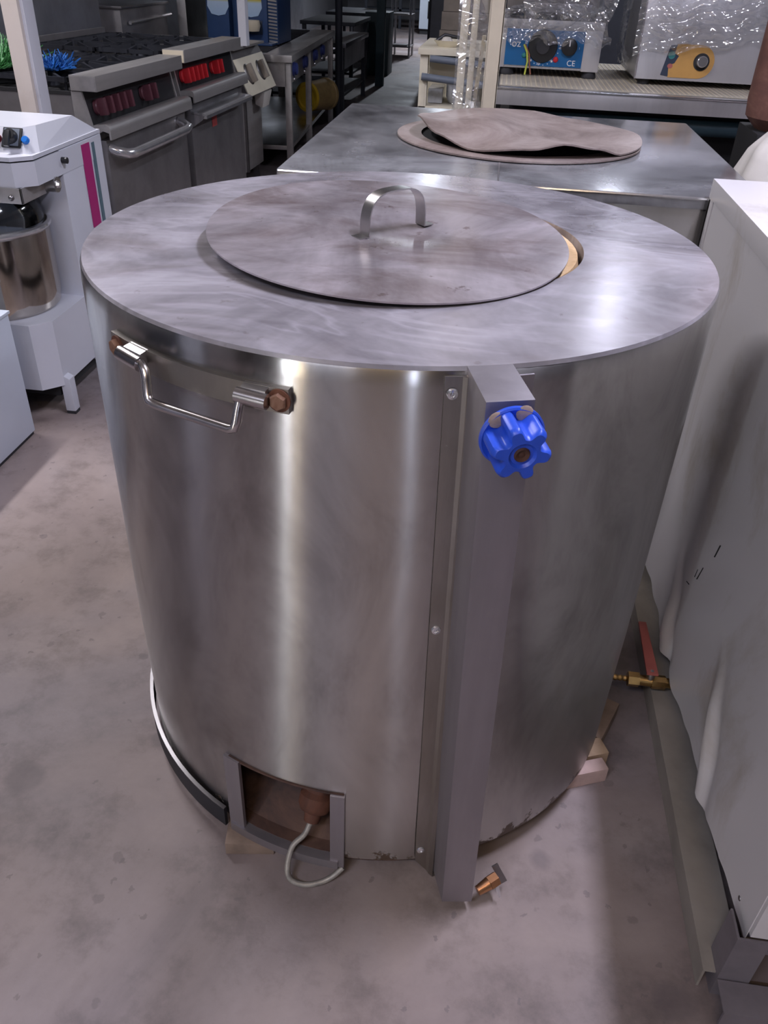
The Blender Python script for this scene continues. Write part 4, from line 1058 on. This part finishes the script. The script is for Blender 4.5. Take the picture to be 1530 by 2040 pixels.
# ------------------------------------------------------------------ cooking line on the left
def make_range(name, label, loc, rz, ln, H, knob, kn_label, endcap, handle):
    t = thing(name, label, 'range', loc, rz, 'ranges in the left row')
    P = lambda nm, mb, mt, par=t, **k: part(nm, mb, mt, par, world=False, **k)
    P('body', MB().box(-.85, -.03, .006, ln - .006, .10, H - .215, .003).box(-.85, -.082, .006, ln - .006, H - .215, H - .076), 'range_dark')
    for sx in (-.80, -.12):
        for sy in (.05, ln - .09): P('leg', MB().lathe([(0, 0), (.022, 0), (.018, .10), (0, .10)], (sx, sy + .02, 0), 14), 'steel_dark')
    P('bull_nose', MB().box(-.115, 0, 0, ln, H - .058, H, .003), 'range')
    P('end_cap', MB().box(-.112, -.003, -.003, .0, H - .056, H - .003), endcap)
    # side cheeks framing the recessed control panel
    for y0 in (0, ln - .012):
        P('cheek', MB().prism([(-.115, H - .06), (-.07, H - .06), (-.038, H - .21), (-.038, .10), (-.115, .10)], y0, y0 + .012, None, 'Y'), 'range', smooth=False)
    P('control_panel', MB().prism([(-.080, H - .06), (-.070, H - .06), (-.048, H - .21), (-.060, H - .21)], .012, ln - .012, None, 'Y'), 'black', smooth=False)  # black here paints in the shade below the bull nose
    pn = Vector((.15, 0, .022)).normalized()
    ys = [.09, .155, .22, .285, .35, .55, .62] if ln < .95 else [.09, .16, .235, .31, .38, .60, .68]
    for y in ys:
        y *= ln / .93
        c0 = Vector((-.058, y, H - .128))
        kx_ = frame_mx(c0, (0, 1, 0), pn)
        kd = P('control_knob', MB().lathe([(0, .016), (.026, .016), (.030, .012), (.031, 0)], mx=kx_, seg=22), knob)
        P('knob_grip', MB().box(-.010, .010, -.034, .034, .010, .048, .006, kx_), knob, kd)
    led = [(-.06, H - .235), (-.06, H - .20), (-.04, H - .185), (.015, H - .18), (.030, H - .188), (.034, H - .205), (.034, H - .238), (.026, H - .238), (.026, H - .212), (.0, H - .205)]
    P('drip_ledge', MB().prism(led, .004, ln - .004, None, 'Y'), 'range', ang=50)
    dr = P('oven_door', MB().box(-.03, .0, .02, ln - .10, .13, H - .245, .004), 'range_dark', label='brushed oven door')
    P('door_stile', MB().box(-.03, -.006, ln - .092, ln - .014, .13, H - .245, .003), 'range_dark')
    hz_ = H - .30
    if handle == 'tube':
        pts = [(0, .05, hz_ + .02), (.03, .05, hz_ + .012), (.062, .075, hz_), (.07, .12, hz_ - .006)] + [(.07, .12 + (ln - .32) * k / 4, hz_ - .006) for k in range(1, 5)] + [(.062, ln - .145, hz_), (.03, ln - .125, hz_ + .012), (0, ln - .125, hz_ + .02)]
        P('door_handle', MB().tube(pts, .021, 14), 'chrome', dr, label='polished tube handle')
    else:
        P('door_handle', MB().prism([(0, hz_ + .02), (.075, hz_ + .012), (.088, hz_ + .004), (.088, hz_ - .012), (.070, hz_ - .012), (.066, hz_), (0, hz_ + .006)], .02, ln - .10, None, 'Y'), 'chrome', dr, label='long folded ledge handle', ang=50)
        P('handle_bracket', MB().prism([(0, hz_ - .06), (0, hz_ + .01), (.075, hz_), (.06, hz_ - .02)], .02, .026, None, 'Y'), 'chrome', dr)
        P('name_plate', MB().box(0, .002, ln * .36, ln * .36 + .075, hz_ - .10, hz_ - .045), 'tag_red', dr, label='small red plate')
    P('kick_panel', MB().box(-.10, -.03, .02, ln - .02, .02, .125), 'flat_black')
    P('top_deck', MB().box(-.85, -.115, .004, ln - .004, H - .075, H - .062), 'flat_black')
    for gx in range(2):
        for gy in range(3):
            x0, y0 = -.83 + gx * .355, .012 + gy * (ln - .024) / 3
            gw, gl = .345, (ln - .024) / 3 - .01
            gm = MB()
            z0, z1 = H - .030, H - .012
            b = .012
            gm.box(x0, x0 + gw, y0, y0 + b, z0, z1); gm.box(x0, x0 + gw, y0 + gl - b, y0 + gl, z0, z1)
            gm.box(x0, x0 + b, y0, y0 + gl, z0, z1); gm.box(x0 + gw - b, x0 + gw, y0, y0 + gl, z0, z1)
            cx, cy = x0 + gw / 2, y0 + gl / 2
            for k in range(8):
                a = math.pi / 4 * k
                e = .16 if k % 2 == 0 else .20
                d = Vector((math.cos(a), math.sin(a), 0))
                p0 = Vector((cx, cy, 0)) + d * .045; p1 = Vector((cx, cy, 0)) + Vector((max(-gw / 2, min(gw / 2, d.x * e)), max(-gl / 2, min(gl / 2, d.y * e)), 0))
                s_ = Vector((-d.y, d.x, 0)) * .006
                gm.hexa([p0 - s_ + Vector((0, 0, z0)), p1 - s_ + Vector((0, 0, z0)), p1 + s_ + Vector((0, 0, z0)), p0 + s_ + Vector((0, 0, z0))], [p0 - s_ + Vector((0, 0, z1 + .012)), p1 - s_ + Vector((0, 0, z1)), p1 + s_ + Vector((0, 0, z1)), p0 + s_ + Vector((0, 0, z1 + .012))])
            for fx_ in (x0 + .01, x0 + gw - .02):
                for fy_ in (y0 + .01, y0 + gl - .02): gm.box(fx_, fx_ + .01, fy_, fy_ + .01, H - .062, z0)
            gr = P('grate', gm, 'cast', smooth=False)
            P('burner_head', MB().lathe([(0, .03), (.03, .03), (.045, .022), (.05, .0)], (cx, cy, H - .062), 18), 'cast', gr)
    P('back_guard', MB().box(-.87, -.85, 0, ln, .10, H + .012, .003), 'range_dark')
    return t
make_range('six_burner_range', 'stainless six burner range with maroon knobs, nearest in the left row', (-1.505, 2.19, 0), -2.5, .93, .945, 'knob_maroon', '', 'range', 'tube')
make_range('six_burner_range', 'stainless six burner range with bright red knobs, second in the left row', (-1.462, 3.15, 0), -2.5, .89, .965, 'knob_red', '', 'cream', 'ledge')  # cream end cap has the light on that end put into its colour

# pasta cooker with sloped panel
fr = thing('pasta_cooker', 'narrow steel pasta cooker with a sloping panel of two grey knobs', 'cooker', (-1.525, 4.25, 0), -2.0)
FP = lambda nm, mb, mt, par=fr, **k: part(nm, mb, mt, par, world=False, **k)
FP('body', MB().box(-.80, -.06, .0, .62, .10, .80, .004), 'range')
FP('top_plate', MB().box(-.80, 0.0, -.01, .63, .872, .885, .002), 'range')
FP('upper_box', MB().prism([(-.80, .80), (-.80, .872), (-.05, .872), (-.02, .82), (.075, .615), (.05, .60), (-.06, .60), (-.06, .80)], .0, .62, None, 'Y'), 'range_dark', smooth=False)
slp = Vector((.075 + .02, 0, .615 - .82)); sn = Vector((.205, 0, .095)).normalized()
pmx = frame_mx((.0275, .31, .7175), (0, 1, 0), sn)
pnl = FP('sloping_panel', MB().box(-.305, .305, -.112, .112, .0, .006, .002, pmx), 'cream_cab', label='pale sloping control panel')
for y in (-.14, .12):
    kd = FP('control_knob', MB().lathe([(0, .014), (.055, .014), (.062, .010), (.064, .005)], mx=pmx @ Matrix.Translation((y, .01, 0)), seg=28), 'steel_dark', pnl)
    FP('knob_grip', MB().box(-.020, .020, -.055, .055, .012, .045, .006, pmx @ Matrix.Translation((y, .01, 0))), 'carton', kd)
FP('door', MB().box(-.06, -.03, .02, .60, .12, .585, .004), 'range')
FP('door_stile', MB().box(-.03, -.015, .20, .225, .12, .58), 'steel_dark')
FP('tray_hook', MB().hexa([(-.01, .40, .52), (.04, .40, .50), (.04, .56, .50), (-.01, .56, .52)], [(-.01, .38, .60), (.06, .40, .60), (.06, .58, .60), (-.01, .58, .60)], .01), 'bag', label='pale plastic scrap hanging under the panel')
FP('latch', MB().box(-.30, -.22, .22, .30, .885, .890), 'print_white')
FP('leg', MB().box(-.10, -.06, .02, .06, 0, .10), 'steel_dark'); FP('leg', MB().box(-.10, -.06, .56, .60, 0, .10), 'steel_dark')
FP('leg', MB().box(-.78, -.74, .02, .06, 0, .10), 'steel_dark'); FP('leg', MB().box(-.78, -.74, .56, .60, 0, .10), 'steel_dark')

# open stove table with blue knobs (built along its own axes)
sv = thing('stove_table', 'open steel stove table with blue knobs and a low shelf', 'stove', (-1.332, 4.97, 0), 3.5)
SP = lambda nm, mb, mt, par=sv, **k: part(nm, mb, mt, par, world=False, **k)
TH, TL = .795, 2.45
SP('table_top', MB().box(-.20, 0, 0, TL, TH - .045, TH, .004).box(-.80, -.20, 0, .12, TH - .045, TH, .004).box(-.80, -.70, .12, TL, TH - .045, TH, .004), 'range')
SP('burner_tray', MB().box(-.70, -.20, .12, TL, TH - .10, TH - .085), 'flat_black')
for k in range(4):
    y0 = .15 + k * .55
    gm = MB()
    for j in range(7): gm.box(-.69, -.21, y0 + j * .075, y0 + .016 + j * .075, TH - .03, TH + .005)
    for xx in (-.69, -.46, -.225): gm.box(xx, xx + .014, y0, y0 + .47, TH - .045, TH - .02)
    for xx in (-.69, -.225): gm.box(xx, xx + .014, y0, y0 + .014, TH - .086, TH - .03).box(xx, xx + .014, y0 + .45, y0 + .464, TH - .086, TH - .03)
    SP('grate', gm, 'cast', smooth=False)
SP('front_panel', MB().box(-.06, -.05, .03, TL, TH - .20, TH - .045).box(-.78, -.06, .03, .04, TH - .20, TH - .045), 'range')
for (lx, ly) in ((-.06, .03), (-.06, .98), (-.06, TL - .05), (-.78, .03), (-.78, TL - .05)):
    SP('leg', MB().box(lx, lx + .045, ly, ly + .045, 0, TH - .05, .002), 'range')
SP('low_shelf', MB().box(-.78, -.03, .04, TL, .175, .205, .003), 'steel')
for y in (.34, .84, 1.40, 1.85):
    kd = SP('gas_knob', MB().lathe([(0, .035), (.030, .035), (.040, .028), (.040, .012), (.050, .010), (.050, .0)], mx=frame_mx((-.05, y, TH - .115), (0, 1, 0), (1, 0, 0)), seg=18), 'dark_blue')
    SP('pilot_cap', MB().lathe([(0, .012), (.016, .010), (.018, 0)], mx=frame_mx((-.05, y + .03, TH - .185), (0, 1, 0), (1, 0, 0)), seg=12), 'chrome', kd)
bk = thing('yellow_bucket', 'yellow plastic bucket lying on its side on the low stove shelf', 'bucket', (-1.55, 6.6, .205))
bmx = frame_mx((-1.50, 6.62, .338), (0, 0, 1), Vector((.42, .90, .0)))
part('bucket_wall', MB().lathe([(.115, -.15), (.126, .13), (.132, .135), (.132, .16), (.120, .16), (.112, -.14)], mx=bmx, seg=36), 'yellow_dirty', bk)
part('bucket_base', MB().lathe([(0, -.135), (.085, -.135), (.095, -.150), (.118, -.152), (.120, -.12), (0, -.12)], mx=bmx, seg=36), 'yellow', bk)

# drink machine with fruit pictures, facing down the aisle
dm = thing('drink_machine', 'navy blue twin drink machine with fruit pictures on the stove line', 'drink machine', (-2.0, 5.75, .8))
dy, dz0 = 5.60, .803
part('left_column', MB().box(-2.13, -1.955, dy, dy + .45, dz0, 1.60, .01), 'slush_blue', dm)
part('right_column', MB().box(-1.905, -1.66, dy, dy + .45, dz0, 1.60, .01), 'slush_blue', dm)
part('back_column', MB().box(-2.12, -1.60, dy + .10, dy + .45, dz0 + .02, 1.60, .004), 'slush_blue', dm)
part('side_vent_panel', MB().box(-1.66, -1.585, dy + .02, dy + .45, dz0, 1.60, .006), 'slush_blue', dm)
for xc, w_ in ((-2.035, .165), (-1.785, .175)):
    pts_ = [(-w_ / 2 + .02, .36), (-w_ / 2, .06), (-w_ / 2 + .03, .01), (0, 0), (w_ / 2 - .03, .01), (w_ / 2, .06), (w_ / 2 - .02, .36)]
    ob = part('fruit_picture', MB().prism(pts_, -.006, 0, None, 'Y'), 'fruit', dm, world=False)
    ob.location = Vector((xc, dy - .001, .975)) - Vector((-2.0, 5.75, .8))
part('tap_recess', MB().box(-1.87, -1.70, dy - .006, dy + .004, .865, .955, .002), 'ink', dm)
vent = MB()
for k in range(26):
    vent.hexa([(-1.655, dy + .012, .82 + k * .022), (-1.590, dy + .012, .814 + k * .022), (-1.590, dy + .03, .814 + k * .022), (-1.655, dy + .03, .82 + k * .022)], [(-1.655, dy + .012, .830 + k * .022), (-1.590, dy + .012, .824 + k * .022), (-1.590, dy + .03, .824 + k * .022), (-1.655, dy + .03, .830 + k * .022)])
part('vent_slats', vent, 'steel', dm, kind='stuff')
part('drip_bulb', MB().lathe([(0, 0), (.055, .005), (.065, .04), (.058, .075), (0, .078)], mx=frame_mx((-1.765, dy - .065, .885), (1, 0, 0), (0, 0, 1)), seg=24), 'cream', dm)
part('base_tray', MB().box(-2.13, -1.60, dy - .12, dy + .45, dz0 - .001, dz0 + .012, .003), 'slush_blue', dm)

# painted posts
pw1 = thing('wood_post', 'chipped white and cream wooden post behind the dough mixer', 'post', (-1.66, 1.97, 0))
part('post_face', MB().box(-1.69, -1.62, 1.935, 2.012, 0, 2.9, .003), 'post_white', pw1)
part('post_batten', MB().box(-1.695, -1.632, 1.915, 1.936, 0, 2.9, .002), 'post_cream', pw1, label='cream batten on the post')
solo('white_post', MB().box(-1.545, -1.495, 4.42, 4.49, .886, 2.9, .002), 'post_white', 'white painted post rising from the pasta cooker top', 'post')
solo('steel_upright', MB().box(-2.10, -2.04, 7.62, 7.68, 0, 2.6, .002), 'range', 'pale steel upright beyond the stove table', 'post')
def bristles(cx, cy, z, n, ln, spread, seed, w=.004):
    rs = random.Random(seed); mb = MB()
    for _ in range(n):
        a = rs.uniform(0, 6.283); e = rs.uniform(.1, 1.25); L = ln * rs.uniform(.6, 1.1)
        d = Vector((math.cos(a) * math.cos(e), math.sin(a) * math.cos(e), math.sin(e)))
        p0 = Vector((cx + rs.uniform(-spread, spread), cy + rs.uniform(-spread, spread) * 1.6, z))
        s_ = d.cross(Vector((0, 0, 1))).normalized() * w; p1 = p0 + d * L
        q = [p0 - s_, p0 + s_, p1 + s_ * .3, p1 - s_ * .3]
        h = Vector((0, 0, w))
        mb.hexa(q, [v + h for v in q])
    return mb
gg = thing('green_tuft', 'tuft of green plastic grass lying on the nearest range', 'plant', (-1.98, 2.30, .945))
part('grass_blades', bristles(-2.0, 2.36, .946, 300, .12, .08, 4), 'green', gg, kind='stuff', smooth=False)
bb = thing('blue_tuft', 'tuft of blue plastic bristles at the front corner of the nearest range', 'brush', (-1.74, 2.33, .945))
part('bristle', bristles(-1.735, 2.335, .946, 190, .070, .035, 9, .005), 'blue_brush', bb, kind='stuff', smooth=False)
# boxes and splash backs behind the ranges
for (x0, x1, y0, y1, z0, z1, mt, lab) in ((-2.50, -2.45, 3.10, 4.43, .0, 1.6, 'dim_steel', 'dark bluish splash panel standing behind the nearest range'),
                                          (-2.40, -2.33, 5.72, 6.55, 0, 1.12, 'steel', 'bright low splash panel beyond the black oven')):
    solo('splash_panel', MB().box(x0, x1, y0, y1, z0, z1, .004), mt, lab, 'panel')
ob_ = thing('black_oven', 'small dark steel oven standing between the two splash panels', 'oven', (-2.6, 5.1, 0))
part('body', MB().box(-2.9, -2.45, 4.75, 5.62, .0, 1.035, .004), 'range_dark', ob_)
part('oven_lip', MB().box(-2.92, -2.43, 4.73, 5.64, 1.035, 1.05, .003), 'steel_dark', ob_)
part('pipe_rail', MB().tube([(-2.43, 4.85, .95), (-2.43, 5.65, .965)], .012, 8), 'chrome', ob_)
solo('white_board', MB().box(-2.99, -2.95, 4.3, 5.5, 0, 1.9, .004), 'white', 'white board standing in the gap behind the black oven', 'board')

# ------------------------------------------------------------------ dim far aisle
def bench(x0, x1, y0, y1, h, lab, mt='dim_steel', fascia=.22, nm='work_bench'):
    t = thing(nm, lab, 'bench', ((x0 + x1) / 2, y0, 0))
    part('top', MB().box(x0, x1, y0, y1, h - .04, h, .004), mt, t)
    part('front_panel', MB().box(x1 - .05, x1 - .03, y0 + .02, y1 - .02, h - fascia, h - .04), 'dim_steel', t)
    for lx in (x0 + .02, x1 - .07):
        for ly in (y0 + .03, y1 - .08): part('leg', MB().box(lx, lx + .045, ly, ly + .045, 0, h - .04), 'dim_dark', t)
    part('shelf', MB().box(x0 + .03, x1 - .04, y0 + .04, y1 - .04, .16, .185), 'dim_dark', t)
    return t
bench(-2.3, -1.45, 7.85, 9.40, .655, 'dim steel work bench beyond the stove table', fascia=.24)
bench(-2.35, -1.68, 9.8, 11.1, .72, 'dark bench past the teal column', 'dim_dark')
bench(-2.5, -1.85, 12.2, 13.6, .70, 'far dark bench near the end of the aisle', 'dim_dark')
solo('dark_pipe', MB().tube([(-1.495, 7.70, 0), (-1.495, 7.70, 2.8)], .035, 14), 'dim_dark', 'black vertical pipe at the end of the stove table', 'pipe')
solo('teal_column', MB().box(-1.49, -1.385, 10.30, 10.40, 0, 2.8, .004), 'dim_teal', 'dark teal steel column beside the aisle', 'column')
solo('teal_cabinet', MB().box(-1.80, -1.47, 11.4, 11.9, .0, .76, .01), 'dim_teal', 'dark teal cabinet beyond the teal column', 'cabinet')
tr = thing('trolley', 'tall pale wire trolley far down the aisle', 'trolley', (-1.6, 14, 0))
for (lx, ly) in ((-1.75, 14), (-1.45, 14), (-1.75, 14.5), (-1.45, 14.5)):
    part('upright', MB().tube([(lx, ly, 0), (lx, ly, 1.5)], .018, 8), 'steel', tr)
for z in (.15, .6, 1.05, 1.45): part('shelf', MB().box(-1.77, -1.43, 13.98, 14.52, z, z + .02), 'steel_dark', tr)
fs_ = thing('far_shelving', 'dark shelving frame closing the far end of the aisle', 'shelving', (-1.6, 20.5, 0))
for lx in (-3.2, -2.4, -1.6, -.8, 0.0): part('upright', MB().box(lx, lx + .06, 20.5, 20.56, 0, 2.6), 'dim_dark', fs_)
for z in (.35, 1.0, 1.6, 2.2): part('shelf', MB().box(-3.2, .06, 20.5, 21.2, z, z + .04), 'dim_dark', fs_)
fa = thing('far_appliance', 'pale appliance on the floor at the far end of the aisle', 'appliance', (-1.5, 19.4, 0))
part('body', MB().box(-1.80, -1.34, 19.2, 19.8, .1, .75, .02), 'white_box', fa)
part('window', MB().box(-1.62, -1.42, 19.19, 19.2, .30, .62), 'flat_black', fa)
part('foot', MB().box(-1.78, -1.36, 19.25, 19.75, 0, .1), 'rubber', fa)
for k, (y, x) in enumerate(((6.4, -.50), (8.6, -.70), (11.5, -.95))):
    labs = ['dark equipment block on the right of the aisle behind the cartons', 'second dark equipment block on the right of the aisle', 'third and farthest dark equipment block on the right of the aisle']
    solo('equipment_block', MB().box(x, 2.6, y, y + 1.5, 0, 1.6, .02), 'dim_dark', labs[k], 'equipment')
for k, (y0, y1) in enumerate(((2.0, 4.9), (5.2, 8.4), (8.8, 13.0))):
    solo('tall_cabinet', MB().box(-3.9, -3.0, y0, y1, 0, 2.1, .02), 'dim_steel', ['dull tall cabinet along the left wall behind the ranges', 'dull tall cabinet behind the stove table', 'dull tall cabinet by the far benches'][k], 'cabinet')
solo('dark_fridge', MB().box(.0, 2.4, 4.9 if False else 5.05, 5.9, 0, 2.0, .02), 'dim_dark', 'tall dark refrigerator behind the wrapped appliances', 'refrigerator')
